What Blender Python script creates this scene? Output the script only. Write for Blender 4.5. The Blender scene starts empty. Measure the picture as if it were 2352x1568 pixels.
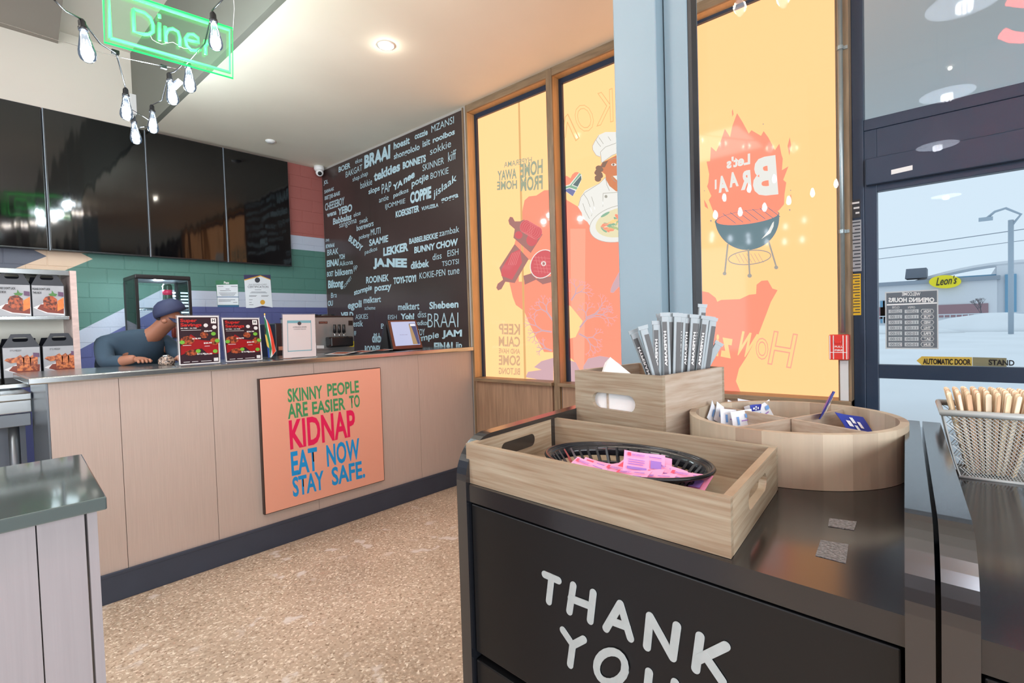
import bpy, math, random
from mathutils import Vector, Matrix
from math import sin, cos, pi, radians
random.seed(7)
V = Vector
scene = bpy.context.scene
COL = scene.collection

# ------------------------------------------------------------------ camera
F, YAW, PITCH, ROLL, EYE = 1181.77, .7232, -.0306, -.0301, 1.30
CAM = V((0, 0, EYE))
fw = V((cos(YAW)*cos(PITCH), sin(YAW)*cos(PITCH), sin(PITCH)))
r0 = V((sin(YAW), -cos(YAW), 0)); u0 = r0.cross(fw)
rt = cos(ROLL)*r0 + sin(ROLL)*u0; up = -sin(ROLL)*r0 + cos(ROLL)*u0
cd = bpy.data.cameras.new('camera'); cam = bpy.data.objects.new('camera', cd); COL.objects.link(cam)
cd.sensor_width = 36; cd.lens = F/2352*36; cd.clip_start = .02; cd.clip_end = 500
m = Matrix.Identity(4)
for i in range(3):
    m[i][0] = rt[i]; m[i][1] = up[i]; m[i][2] = -fw[i]; m[i][3] = CAM[i]
cam.matrix_world = m
scene.camera = cam

def ray(px, py): return fw + (px-1176)/F*rt - (py-784)/F*up
def at(px, py, ax, val):
    """the point of a world plane (x, y or z = val) measured in the photograph"""
    d = ray(px, py); i = 'xyz'.index(ax); return CAM + d*((val-CAM[i])/d[i])
def dep(px, py, D): return CAM + D*ray(px, py)
def onp(px, py, P0, n):
    d = ray(px, py); return CAM + d*((P0-CAM).dot(n)/d.dot(n))

# ------------------------------------------------------------------ world, lights, exposure
w = bpy.data.worlds.new('world'); scene.world = w; w.use_nodes = True
bg = w.node_tree.nodes['Background']
bg.inputs['Color'].default_value = (.66, .78, .90, 1); bg.inputs['Strength'].default_value = 1.05
scene.view_settings.view_transform = 'Standard'; scene.view_settings.look = 'None'
scene.view_settings.gamma = 1; scene.view_settings.exposure = 0.14
scene.view_settings.use_curve_mapping = False

def area(name, loc, target, sx, sy, power, col):
    l = bpy.data.lights.new(name, 'AREA'); l.shape = 'RECTANGLE'; l.size = sx; l.size_y = sy; l.energy = power; l.color = col
    o = bpy.data.objects.new(name, l); COL.objects.link(o); o.location = loc
    o.rotation_euler = (V(target)-V(loc)).to_track_quat('-Z', 'Y').to_euler(); return o
# daylight entering through the shop windows behind and beside the photographer
area('rear_window_daylight', (-4.9, 4.4, 1.75), (0, 3.2, 2.2), 1.9, 2.2, 80, (.84, .92, 1))
area('side_window_daylight', (-1.6, -2.95, 1.75), (-.6, 0.4, 3.1), 4.5, 2.2, 275, (.95, .97, 1))
# unseen overhead area lamps added as ambient fill for the room
area('ceiling_fill_panel', (-1.6, 2.9, 3.90), (-1.6, 2.9, 0), 1.2, 1.2, 70, (1, .94, .86))
area('ceiling_fill_panel', (0.1, 4.6, 3.85), (0.1, 4.6, 0), .6, .6, 16, (1, .96, .92))
def point(name, loc, power, col, r=.03):
    l = bpy.data.lights.new(name, 'POINT'); l.energy = power; l.color = col; l.shadow_soft_size = r
    o = bpy.data.objects.new(name, l); COL.objects.link(o); o.location = loc; return o

# ------------------------------------------------------------------ materials
def lin(c):
    f = lambda v: (v/255/12.92) if v/255 <= .04045 else ((v/255+.055)/1.055)**2.4
    return (f(c[0]), f(c[1]), f(c[2]), 1)
MATS = {}
def mat(name, col, rough=.5, metal=0, emit=None, es=0, spec=.5, noise=0, nscale=20, stretch=(1, 1, 1), bump=0, bscale=None, alpha=None, dark=.75, coat=0, sheet=None, col2=None):
    if name in MATS: return MATS[name]
    M = bpy.data.materials.new(name); M.use_nodes = True; nt = M.node_tree; b = nt.nodes['Principled BSDF']
    c = lin(col); b.inputs['Base Color'].default_value = c; b.inputs['Roughness'].default_value = rough
    b.inputs['Metallic'].default_value = metal; b.inputs['Specular IOR Level'].default_value = spec
    if coat: b.inputs['Coat Weight'].default_value = coat; b.inputs['Coat Roughness'].default_value = .05
    if emit: b.inputs['Emission Color'].default_value = lin(emit); b.inputs['Emission Strength'].default_value = es
    if noise or bump:
        g = nt.nodes.new('ShaderNodeNewGeometry'); mp = nt.nodes.new('ShaderNodeMapping'); mp.inputs['Scale'].default_value = stretch
        nt.links.new(g.outputs['Position'], mp.inputs['Vector'])
        n = nt.nodes.new('ShaderNodeTexNoise'); n.inputs['Scale'].default_value = nscale; n.inputs['Detail'].default_value = 4
        nt.links.new(mp.outputs[0], n.inputs['Vector'])
        if noise:
            r = nt.nodes.new('ShaderNodeValToRGB'); r.color_ramp.elements[0].position = .5-noise; r.color_ramp.elements[1].position = .5+noise
            d = lin(col2) if col2 else tuple(v*dark for v in c[:3])+(1,)
            r.color_ramp.elements[0].color = d; r.color_ramp.elements[1].color = c
            nt.links.new(n.outputs['Fac'], r.inputs['Fac']); nt.links.new(r.outputs[0], b.inputs['Base Color'])
        if bump:
            bp = nt.nodes.new('ShaderNodeBump'); bp.inputs['Strength'].default_value = bump; bp.inputs['Distance'].default_value = .01
            if bscale:
                n = nt.nodes.new('ShaderNodeTexNoise'); n.inputs['Scale'].default_value = bscale; nt.links.new(mp.outputs[0], n.inputs['Vector'])
            nt.links.new(n.outputs['Fac'], bp.inputs['Height']); nt.links.new(bp.outputs[0], b.inputs['Normal'])
    MATS[name] = M; return M
def clear(name, tint=(1, 1, 1), haze=0, hazecol=(255, 255, 255), rough=0, emit=None, es=0, ior=1.5, gain=1.0):
    """thin clear sheet: transparent with Fresnel reflection"""
    M = bpy.data.materials.new(name); M.use_nodes = True; nt = M.node_tree
    for n in list(nt.nodes): nt.nodes.remove(n)
    o = nt.nodes.new('ShaderNodeOutputMaterial'); t = nt.nodes.new('ShaderNodeBsdfTransparent'); t.inputs[0].default_value = (*tint, 1)
    s = t
    if haze:
        d = nt.nodes.new('ShaderNodeBsdfDiffuse'); d.inputs[0].default_value = lin(hazecol); x = nt.nodes.new('ShaderNodeMixShader'); x.inputs[0].default_value = haze
        nt.links.new(t.outputs[0], x.inputs[1]); nt.links.new(d.outputs[0], x.inputs[2]); s = x
    if emit:
        e = nt.nodes.new('ShaderNodeEmission'); e.inputs[0].default_value = lin(emit); e.inputs[1].default_value = es
        a = nt.nodes.new('ShaderNodeAddShader'); nt.links.new(s.outputs[0], a.inputs[0]); nt.links.new(e.outputs[0], a.inputs[1]); s = a
    g = nt.nodes.new('ShaderNodeBsdfGlossy'); g.inputs['Roughness'].default_value = rough
    f = nt.nodes.new('ShaderNodeFresnel'); f.inputs[0].default_value = ior
    x = nt.nodes.new('ShaderNodeMixShader')
    nt.links.new(f.outputs[0], x.inputs[0]); nt.links.new(s.outputs[0], x.inputs[1]); nt.links.new(g.outputs[0], x.inputs[2]); nt.links.new(x.outputs[0], o.inputs[0])
    return M
def glow(name, col, es=.908, rough=.05, spec=.12, red=1.6):
    """backlit print behind glass; extra red emission, clipped on screen, is added to warm the room"""
    M = mat(name, (0, 0, 0), rough, emit=col, es=es, spec=spec)
    c = lin(col)
    if col[0] >= 246: M.node_tree.nodes['Principled BSDF'].inputs['Emission Color'].default_value = (c[0]*red, c[1], c[2], 1)  # red pushed past display white so the films cast orange light
    return M

# ------------------------------------------------------------------ mesh helpers
class MB:
    def __init__(s): s.v = []; s.f = []
    def add(s, vs, fs):
        k = len(s.v); s.v += [V(p) for p in vs]; s.f += [[i+k for i in f] for f in fs]; return s
    def box(s, a, b):
        x0, y0, z0 = a; x1, y1, z1 = b
        return s.hexa([(x0, y0, z0), (x1, y0, z0), (x1, y1, z0), (x0, y1, z0)], [(x0, y0, z1), (x1, y0, z1), (x1, y1, z1), (x0, y1, z1)])
    def hexa(s, lo, hi):
        n = len(lo); return s.add(list(lo)+list(hi), [list(range(n))[::-1], list(range(n, 2*n))]+[[i, (i+1) % n, n+(i+1) % n, n+i] for i in range(n)])
    def obox(s, O, U, Vv, N): # parallelepiped from corner O
        O, U, Vv, N = map(V, (O, U, Vv, N)); return s.hexa([O, O+U, O+U+Vv, O+Vv], [O+N, O+U+N, O+U+Vv+N, O+Vv+N])
    def poly(s, pts): return s.add(pts, [list(range(len(pts)))])
    def tube(s, pts, r, n=8, cap=True):
        pts = [V(p) for p in pts]; rr = r if isinstance(r, (list, tuple)) else [r]*len(pts); rings = []
        prev = None
        for i, p in enumerate(pts):
            t = (pts[min(i+1, len(pts)-1)]-pts[max(i-1, 0)]); t = t.normalized() if t.length > 1e-9 else V((0, 0, 1))
            if prev is None: a = t.cross(V((0, 0, 1)) if abs(t.z) < .9 else V((1, 0, 0))).normalized()
            else: a = (prev - t*prev.dot(t)).normalized()
            prev = a; b = t.cross(a); rings.append([p+rr[i]*(cos(2*pi*k/n)*a+sin(2*pi*k/n)*b) for k in range(n)])
        vs = [q for R in rings for q in R]; fs = []
        for i in range(len(pts)-1):
            for k in range(n): fs.append([i*n+k, i*n+(k+1) % n, (i+1)*n+(k+1) % n, (i+1)*n+k])
        if cap: fs += [list(range(n))[::-1], [(len(pts)-1)*n+k for k in range(n)]]
        return s.add(vs, fs)
    def lathe(s, C, prof, n=20, ax=V((0, 0, 1)), sx=1, sy=1):
        C = V(C); ax = V(ax).normalized(); a = ax.cross(V((0, 0, 1)) if abs(ax.z) < .9 else V((1, 0, 0))).normalized()
        if abs(ax.z) > .9: a = V((1, 0, 0)) - ax*ax.x; a.normalize()
        b = ax.cross(a); vs = []; fs = []
        for (r, h) in prof:
            for k in range(n): vs.append(C+ax*h+r*(cos(2*pi*k/n)*a*sx+sin(2*pi*k/n)*b*sy))
        for i in range(len(prof)-1):
            for k in range(n): fs.append([i*n+k, i*n+(k+1) % n, (i+1)*n+(k+1) % n, (i+1)*n+k])
        fs += [list(range(n))[::-1], [(len(prof)-1)*n+k for k in range(n)]]
        return s.add(vs, fs)
    def build(s, name, m, parent=None, smooth=False, bevel=0, sub=0):
        off = base_of(parent)
        me = bpy.data.meshes.new(name); me.from_pydata([p-off for p in s.v], [], s.f); me.update()
        if smooth:
            for p in me.polygons: p.use_smooth = True
        return link(name, me, m, parent, bevel, sub)
BASE = {}
def base_of(p):
    o = V((0, 0, 0))
    while p is not None: o = o+p.location; p = p.parent
    return o
def link(name, me, m, parent=None, bevel=0, sub=0):
    if m is not None: me.materials.clear(); me.materials.append(m)
    o = bpy.data.objects.new(name, me); COL.objects.link(o)
    if parent is not None: o.parent = parent
    if bevel:
        b = o.modifiers.new('b', 'BEVEL'); b.width = bevel; b.segments = 2; b.limit_method = 'ANGLE'
        for p in me.polygons: p.use_smooth = False
    if sub: q = o.modifiers.new('s', 'SUBSURF'); q.levels = sub; q.render_levels = sub
    return o
def tag(o, label=None, cat=None, group=None, kind=None):
    if label: o['label'] = label
    if cat: o['category'] = cat
    if group: o['group'] = group
    if kind: o['kind'] = kind
    return o
def thing(name, label, cat, loc, group=None):
    o = bpy.data.objects.new(name, None); COL.objects.link(o); o.location = V(loc); o.empty_display_size = .05
    return tag(o, label, cat, group)
def struct(o): o['kind'] = 'structure'; return o
def settle(o):
    """put a single-mesh thing's origin at the bottom of its mesh"""
    me = o.data; xs = [v.co.copy() for v in me.vertices]; n = len(xs)
    c = sum(xs, V())/n; c.z = min(p.z for p in xs)
    for v in me.vertices: v.co -= c
    o.location = o.location+c; return o
def from_curve(cu, aff, name, m, parent=None, smooth=False, bevel=0):
    ob = bpy.data.objects.new('tmp', cu); COL.objects.link(ob)
    dg = bpy.context.evaluated_depsgraph_get(); me = bpy.data.meshes.new_from_object(ob.evaluated_get(dg))
    bpy.data.objects.remove(ob); bpy.data.curves.remove(cu)
    off = base_of(parent); pts = [v.co.copy() for v in me.vertices]; aff(me, pts, off); me.update()
    return link(name, me, m, parent, bevel)
def plate(outer, holes, th, O, U, Vv, N, name, m, parent=None, bevel=0):
    """flat board: 2D outline with holes, given thickness, placed by O + a U + b V + c N"""
    cu = bpy.data.curves.new(name, 'CURVE'); cu.dimensions = '2D'; cu.fill_mode = 'BOTH'; cu.extrude = th/2
    for loop in [outer]+holes:
        sp = cu.splines.new('POLY'); sp.points.add(len(loop)-1); sp.use_cyclic_u = True
        for i, p in enumerate(loop): sp.points[i].co = (p[0], p[1], 0, 1)
    O, U, Vv, N = map(V, (O, U, Vv, N))
    def aff(me, pts, off):
        for v, p in zip(me.vertices, pts): v.co = O+U*p.x+Vv*p.y+N*(p.z+th/2)-off
    return from_curve(cu, aff, name, m, parent, bevel=bevel)
def text(s, bl, br, tl, m, parent=None, name='lettering', bold=0, outline=0, shear=0, lift=V((0, 0, 0)), spacing=1, th=0):
    cu = bpy.data.curves.new(name, 'FONT'); cu.body = s; cu.size = 1; cu.offset = bold; cu.shear = shear; cu.space_character = spacing; cu.resolution_u = 3
    if outline: cu.fill_mode = 'NONE'; cu.bevel_depth = outline; cu.bevel_resolution = 0
    bl, br, tl = V(bl), V(br), V(tl)
    def aff(me, pts, off):
        x0 = min(p.x for p in pts); x1 = max(p.x for p in pts); y0 = min(p.y for p in pts); y1 = max(p.y for p in pts)
        for v, p in zip(me.vertices, pts):
            v.co = bl+(br-bl)*((p.x-x0)/(x1-x0))+(tl-bl)*((p.y-y0)/(y1-y0))+lift-off + (lift.normalized()*p.z*.0 if lift.length else V((0, 0, 0)))
    return from_curve(cu, aff, name, m, parent)
def stadium(cx, cy, w, h, n=8):
    r = h/2; pts = []
    for k in range(n+1): a = -pi/2+pi*k/n; pts.append((cx+w/2-r+r*cos(a), cy+r*sin(a)))
    for k in range(n+1): a = pi/2+pi*k/n; pts.append((cx-w/2+r+r*cos(a), cy+r*sin(a)))
    return pts
def rrect(x0, y0, x1, y1, r, n=5):
    P = []
    for (cx, cy, a0) in ((x1-r, y0+r, -90), (x1-r, y1-r, 0), (x0+r, y1-r, 90), (x0+r, y0+r, 180)):
        for k in range(n+1): a = radians(a0+90*k/n); P.append((cx+r*cos(a), cy+r*sin(a)))
    return P
def copy_tree(o, delta=V((0, 0, 0)), parent=None):
    c = o.copy(); COL.objects.link(c); c.parent = parent
    if parent is None: c.location = o.location+delta
    for ch in [x for x in o.children]: copy_tree(ch, parent=c)
    return c

# ------------------------------------------------------------------ room constants
XW, XG, YC, YB, ZC = 3.054, 3.155, 3.155, 5.52, 3.15
PL = 'plaster'
m_ceil = mat('ceiling_paint', (243, 236, 218), .8, noise=.3, nscale=2.5, dark=.95)
m_high = mat('upper_paint', (222, 216, 204), .8)
m_duct = mat('duct_paint', (150, 142, 132), .8)
m_wall = mat('wall_paint', (170, 165, 160), .8)
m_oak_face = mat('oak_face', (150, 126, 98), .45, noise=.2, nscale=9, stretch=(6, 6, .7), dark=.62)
m_oak_lit = mat('oak_reveal_lit', (205, 165, 115), .4, noise=.25, nscale=9, stretch=(6, 6, .7), dark=.8)  # paler copy of the oak, window glow on the reveals painted into the colour
m_oak_h = mat('oak_horizontal', (150, 126, 98), .45, noise=.2, nscale=9, stretch=(6, .7, 6), dark=.62)
m_oak_panel = mat('oak_panel', (170, 138, 112), .45, noise=.22, nscale=6, stretch=(8, 8, .6), dark=.66)
m_dark = mat('dark_aluminium', (42, 58, 80), .35, metal=.2)
m_black = mat('black_plastic', (22, 22, 25), .35)
m_steel = mat('stainless_steel', (190, 196, 198), .22, metal=1, noise=.3, nscale=12, stretch=(.4, 6, 6), dark=.85)
m_steel_d = mat('dull_steel', (120, 126, 132), .35, metal=.85)
m_white = mat('white_plastic', (232, 232, 232), .4)
m_glass = clear('window_glass', (.97, .985, .985), ior=1.25)
m_acryl = clear('clear_acrylic', (.97, .98, .99), haze=.06)

# ------------------------------------------------------------------ floor and shell
def floor_mat():
    M = bpy.data.materials.new('terrazzo_floor'); M.use_nodes = True; nt = M.node_tree; b = nt.nodes['Principled BSDF']
    g = nt.nodes.new('ShaderNodeNewGeometry')
    def noise(sc, det=4):
        n = nt.nodes.new('ShaderNodeTexNoise'); n.inputs['Scale'].default_value = sc; n.inputs['Detail'].default_value = det; nt.links.new(g.outputs['Position'], n.inputs['Vector']); return n
    def ramp(src, stops):
        r = nt.nodes.new('ShaderNodeValToRGB'); e = r.color_ramp.elements
        e[0].position, e[0].color = stops[0][0], lin(stops[0][1]); e[1].position, e[1].color = stops[-1][0], lin(stops[-1][1])
        for p, c in stops[1:-1]: q = e.new(p); q.color = lin(c)
        nt.links.new(src, r.inputs[0]); return r
    def mix(f, a, bb):
        x = nt.nodes.new('ShaderNodeMix'); x.data_type = 'RGBA'; nt.links.new(f, x.inputs[0]); nt.links.new(a, x.inputs[6]); nt.links.new(bb, x.inputs[7]); return x.outputs[2]
    base = ramp(noise(2.2, 6).outputs[0], [(.3, (156, 140, 122)), (.7, (194, 176, 156))])
    v = nt.nodes.new('ShaderNodeTexVoronoi'); v.inputs['Scale'].default_value = 105; nt.links.new(g.outputs['Position'], v.inputs['Vector'])
    sep = nt.nodes.new('ShaderNodeSeparateColor'); nt.links.new(v.outputs['Color'], sep.inputs[0])
    gray = lambda src, a, bb: ramp(src, [(a, (0, 0, 0)), (bb, (255, 255, 255))]).outputs[0]
    speck = ramp(sep.outputs[0], [(0, (126, 106, 86)), (.35, (176, 158, 138)), (.72, (182, 162, 142)), (.8, (216, 202, 182)), (1, (232, 222, 205))])
    c1 = mix(gray(noise(60).outputs[0], .35, .65), base.outputs[0], speck.outputs[0])
    pt = ramp(noise(1.0).outputs[0], [(0, (205, 196, 188)), (1, (208, 200, 192))])
    mul = nt.nodes.new('ShaderNodeMath'); mul.operation = 'MULTIPLY'
    nt.links.new(gray(noise(9, 6).outputs[0], .60, .66), mul.inputs[0]); nt.links.new(gray(noise(1.7, 2).outputs[0], .50, .58), mul.inputs[1])
    c2 = mix(mul.outputs[0], c1, pt.outputs[0])
    nt.links.new(c2, b.inputs['Base Color']); b.inputs['Roughness'].default_value = .38
    return M
struct(MB().box((-5, -3, -.1), (3.2, 5.6, 0)).build('floor', floor_mat()))
struct(MB().box((1.40, -3, ZC), (3.25, 5.9, ZC+.12)).build('ceiling', m_ceil))
struct(MB().box((-5, -3, 3.95), (1.36, 5.95, 4.05)).build('ceiling_high', m_high))
struct(MB().box((1.36, -3, ZC), (1.40, 5.9, 3.95)).build('trim_1', mat('drop_paint', (122, 124, 114), .8)))
struct(MB().box((-5, 5.85, ZC-.05), (1.36, 5.95, 3.95)).build('wall_upper', m_high))
dk = MB().hexa([(-2, 4.0, 3.84), (.68, 4.0, 3.84), (.845, 5.85, 3.84), (-2, 5.85, 3.84)], [(-2, 4.0, 3.95), (.68, 4.0, 3.95), (.845, 5.85, 3.95), (-2, 5.85, 3.95)]).build('ceiling_duct', m_duct)
tag(settle(dk), 'dull grey-brown duct box under the high ceiling, top left corner', 'duct')

# painted block wall
def flag_mat():
    M = bpy.data.materials.new('painted_block'); M.use_nodes = True; nt = M.node_tree; b = nt.nodes['Principled BSDF']; b.inputs['Roughness'].default_value = .55
    g = nt.nodes.new('ShaderNodeNewGeometry'); sp = nt.nodes.new('ShaderNodeSeparateXYZ'); nt.links.new(g.outputs['Position'], sp.inputs[0])
    X, Z = sp.outputs[0], sp.outputs[2]
    def op(o, a, bb, c=None):
        n = nt.nodes.new('ShaderNodeMath'); n.operation = o
        for i, q in enumerate((a, bb, c)):
            if q is None: continue
            if isinstance(q, (int, float)): n.inputs[i].default_value = q
            else: nt.links.new(q, n.inputs[i])
        return n.outputs[0]
    zc = op('SUBTRACT', Z, 1.968); az = op('ABSOLUTE', zc, None)
    s1 = op('MAXIMUM', op('SUBTRACT', 1.43, X), 0); off = op('MULTIPLY', s1, .60)
    u = op('SUBTRACT', az, off)
    def c(col): n = nt.nodes.new('ShaderNodeRGB'); n.outputs[0].default_value = lin(col); return n.outputs[0]
    def mix(f, a, bb):
        x = nt.nodes.new('ShaderNodeMix'); x.data_type = 'RGBA'; nt.links.new(f, x.inputs[0]); nt.links.new(a, x.inputs[6]); nt.links.new(bb, x.inputs[7]); return x.outputs[2]
    outer = mix(op('GREATER_THAN', zc, 0), c((82, 88, 138)), c((158, 92, 86)))
    k = mix(op('GREATER_THAN', u, .395), c((176, 184, 200)), outer)
    k = mix(op('LESS_THAN', u, .242), k, c((74, 118, 108)))
    t = op('MULTIPLY_ADD', az, -1.72, .945); k = mix(op('LESS_THAN', X, t), k, c((206, 182, 158)))
    t = op('MULTIPLY_ADD', az, -1.72, .655); k = mix(op('LESS_THAN', X, t), k, c((82, 88, 102)))
    nt.links.new(k, b.inputs['Base Color'])
    n = nt.nodes.new('ShaderNodeTexNoise'); n.inputs['Scale'].default_value = 60; nt.links.new(g.outputs['Position'], n.inputs['Vector'])
    bp = nt.nodes.new('ShaderNodeBump'); bp.inputs['Strength'].default_value = .25; bp.inputs['Distance'].default_value = .004
    nt.links.new(n.outputs[0], bp.inputs['Height']); nt.links.new(bp.outputs[0], b.inputs['Normal'])
    return M
m_flag = flag_mat()
wb = struct(MB().box((-5, YB+.003, 0), (3.2, YB+.12, ZC-.001)).build('wall_back', m_flag))
BH, BW = .1255, .252
rows = [k for k in range(25) if .98 <= ZC-(k+1)*BH]
cache = {}
for k in rows:
    z1 = ZC-.004-k*BH; z0 = z1-BH
    x = 3.05-BW*(.5 if k % 2 else 1)
    xs = 3.05
    while xs > .35:
        wdt = xs-max(x, .3); key = round(wdt, 3)
        if key not in cache:
            cache[key] = None
            mb = MB().hexa([(.003, -.0, .003), (wdt-.003, 0, .003), (wdt-.003, 0, BH-.003), (.003, 0, BH-.003)],
                           [(.0045, -.0035, .0045), (wdt-.0045, -.0035, .0045), (wdt-.0045, -.0035, BH-.0045), (.0045, -.0035, BH-.0045)])
            me = bpy.data.meshes.new('brick'); me.from_pydata(mb.v, [], mb.f); me.materials.append(m_flag); cache[key] = me
        o = bpy.data.objects.new('brick', cache[key]); COL.objects.link(o); o.parent = wb; o.location = (xs-wdt, YB+.003, z0)
        xs -= wdt; x = xs-BW
# window wall shell
struct(MB().box((XW+.001, 3.14, 0), (XW+.14, YB+.1, ZC)).build('wall_right', m_wall))
ww = struct(MB().box((XW+.02, .43, 0), (XG+.03, 3.14, .86)).box((XG-.03, .43, 3.10), (XG+.05, 3.14, ZC)).build('wall_window_side', m_wall))
# oak wainscot panels under the windows
def yz(px, py, x=XW): p = at(px, py, 'x', x); return p.y, p.z
JL = 3.123          # inner edge of the left jamb
M1a, M1b = 2.236, 2.290
for n, (ya, yb) in enumerate(((M1b+.02, 3.13), (1.40, M1a-.02), (.49, 1.36))):
    MB().box((XW-.0, ya, .0), (XW+.02, yb, .845)).build('wainscot_panel', m_oak_panel, ww)
for n, (ya, yb) in enumerate(((M1b, 3.10), (1.30, M1a), (.43, 1.29))):
    MB().box((XW-.035, ya, .845), (XG+.01, yb, .872)).build('sill_board', m_oak_h, ww, bevel=.003)
MB().box((XW-.006, JL, 0), (XG+.02, 3.14, 3.15)).build('jamb_board', m_oak_face, ww)
MB().box((XW-.004, JL-.004, .872), (XG, JL, 3.09)).build('reveal_board', m_oak_lit, ww)
for (a, b_) in ((M1a, M1b), (1.29, 1.345)):
    MB().box((XW-.006, a, 0), (XW+.006, b_, 3.15)).build('mullion_board', m_oak_face, ww, bevel=.002)
    MB().box((XW+.006, a+.001, .0), (XG+.02, b_-.001, 3.1)).build('reveal_board', m_oak_lit, ww)
MB().box((XW-.004, .47, 3.093), (XW+.012, 3.123, 3.15)).build('head_board', m_oak_h, ww)
MB().box((XW+.012, .47, 3.093), (XG+.01, 3.123, 3.105)).build('reveal_board', m_oak_lit, ww)
MB().box((XW-.004, .43, 0), (XG+.02, .486, 3.15)).build('jamb_board', m_oak_face, ww)

# ------------------------------------------------------------------ backlit window films
Y1 = (255, 226, 158); RED = (255, 160, 132); TAUPE = (196, 176, 160)
g_y = glow('film_yellow', Y1); g_y3 = glow('film_yellow_deep', (252, 222, 154))
g_r = glow('film_coral', RED); g_rl = glow('film_coral_light', (255, 178, 150)); g_w = glow('film_white', (245, 243, 236)); g_g = glow('film_grey', (168, 176, 150)); g_t = glow('film_taupe', (222, 180, 140))
g_li = glow('film_lilac', (216, 178, 184)); g_br = glow('film_board', (178, 128, 122)); g_pk = glow('film_meat', (222, 108, 112)); g_pk2 = glow('film_meat_light', (240, 140, 140))
g_ln = glow('film_line', (240, 180, 122)); g_sk = glow('film_skin', (222, 142, 104)); g_hr = glow('film_hair', (150, 120, 104)); g_gr = glow('film_green', (150, 190, 160)); g_bl = glow('film_blue', (130, 134, 176))
g_dk = glow('film_charcoal', (112, 128, 128)); g_bowl = glow('film_bowl', (118, 142, 150)); g_vn = glow('film_leaf', (190, 205, 150)); g_post = glow('film_post', (232, 182, 122))
g_out = glow('film_outline', (244, 190, 130)); g_gl = glow('film_grey_line', (176, 172, 160))  # grey ink for printed lines, grill legs and sparks
wins = []
zt, zb = at(1257, 210, 'x', XG).z, at(1117, 860, 'x', XG).z
for n, (ya, yb, gm) in enumerate(((M1b, JL, g_y), (1.345, M1a, g_y), (.494, 1.29, g_y3))):
    wn = struct(MB().box((XG, ya, .868), (XG+.01, yb, 3.10)).build('window_%d' % (n+1), gm)); wins.append(wn)
    fr = MB()
    if n < 2: fr.box((XG-.022, ya, 3.055), (XG-.001, yb, 3.10)); fr.box((XG-.022, yb-.028, .872), (XG-.001, yb, 3.055))
    else: fr.box((XG-.022, ya, 3.075), (XG-.001, yb, 3.10)); fr.box((XG-.022, yb-.02, .872), (XG-.001, yb, 3.075))
    fr.build('window_frame', m_dark, wn)
LAY = [0]
def film(pts, m, wn, name='print', lay=None, x=XG):
    LAY[0] += 1; dx = -.0006-.00012*(lay if lay is not None else LAY[0] % 60)
    mb = MB().poly([V((x+dx, p.y, p.z)) for p in [at(a, b, 'x', x) for a, b in pts]]); return mb.build(name, m, wn)
def films(polys, m, wn, lay, name='print', x=XG):
    mb = MB()
    for pts in polys: mb.poly([V((x-.0006-.00012*lay, p.y, p.z)) for p in [at(a, b, 'x', x) for a, b in pts]])
    return mb.build(name, m, wn)
def line(pts, wpx, cyc=False):
    """thin quads along a polyline in photo pixels"""
    out = []; P = pts+[pts[0]] if cyc else pts
    for (a, b), (c, d) in zip(P[:-1], P[1:]):
        L = math.hypot(c-a, d-b) or 1; nx, ny = -(d-b)/L*wpx/2, (c-a)/L*wpx/2
        out.append([(a+nx, b+ny), (c+nx, d+ny), (c-nx, d-ny), (a-nx, b-ny)])
    return out
def ell(cx, cy, a, b, rot=0, n=24, t0=0, t1=2*pi):
    full = abs(t1-t0-2*pi) < 1e-6; k = n if full else n+1
    return [(cx+a*cos(t)*cos(rot)-b*sin(t)*sin(rot), cy+a*cos(t)*sin(rot)+b*sin(t)*cos(rot)) for t in [t0+(t1-t0)*i/n for i in range(k)]]
def ftext(s, bl, br, h, m, wn, lay, bold=0, outline=0, tl=None, shear=0, x=XG):
    L = V((-.0006-.00012*lay, 0, 0)); P = lambda q: at(q[0], q[1], 'x', x)
    tl = tl or (bl[0], bl[1]-h)
    return text(s, P(bl), P(br), P(tl), m, wn, 'lettering', bold, outline, shear, L)
w1, w2, w3 = wins
z7 = lambda pts: [(1060+a/3.266, 480+b/3.266) for a, b in pts]
z12 = lambda pts: [(1140+a/6.534, 320+b/6.534) for a, b in pts]
z6 = lambda pts: [(1060+a/3.734, 100+b/3.734) for a, b in pts]
z9 = lambda pts: [(1560+a/2.8, 400+b/2.8) for a, b in pts]
z10 = lambda pts: [(1640+a/3.265, 180+b/3.265) for a, b in pts]
z8 = lambda pts: [(1400+a/3.409, b/3.409) for a, b in pts]
# window 1
films([[(1190, 232), (1194, 231), (1209, 869), (1204, 869)]], g_post, w1, 4)
films([[(1269, 436), (1250, 437), (1232, 449), (1215, 451), (1205, 460), (1201, 478), (1198, 500), (1190, 530), (1182, 560), (1176, 600), (1168, 630), (1170, 648), (1178, 682), (1185, 700), (1204, 714), (1219, 749), (1231, 774), (1250, 808), (1276, 809), (1277, 436)]], g_r, w1, 1)
films([z7([(430, 375), (520, 380), (525, 540), (430, 545)])], g_y, w1, 2)
films([z7([(545, 1185), (600, 1140), (690, 1115), (690, 1300), (480, 1260), (500, 1220), (600, 1205)])], g_li, w1, 3)
films([z7([(352, 85), (365, 58), (385, 62), (400, 92), (440, 92), (470, 78), (610, 190), (520, 330), (390, 215), (400, 150), (360, 115)]),
       z7([(400, 262), (505, 375), (400, 555), (330, 545), (300, 600), (275, 610), (262, 590), (272, 560), (312, 530), (285, 440)]),
       z7([(465, 500), (530, 480), (560, 520), (690, 500), (690, 545), (610, 565), (560, 530), (475, 568)])], g_br, w1, 5)
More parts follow.
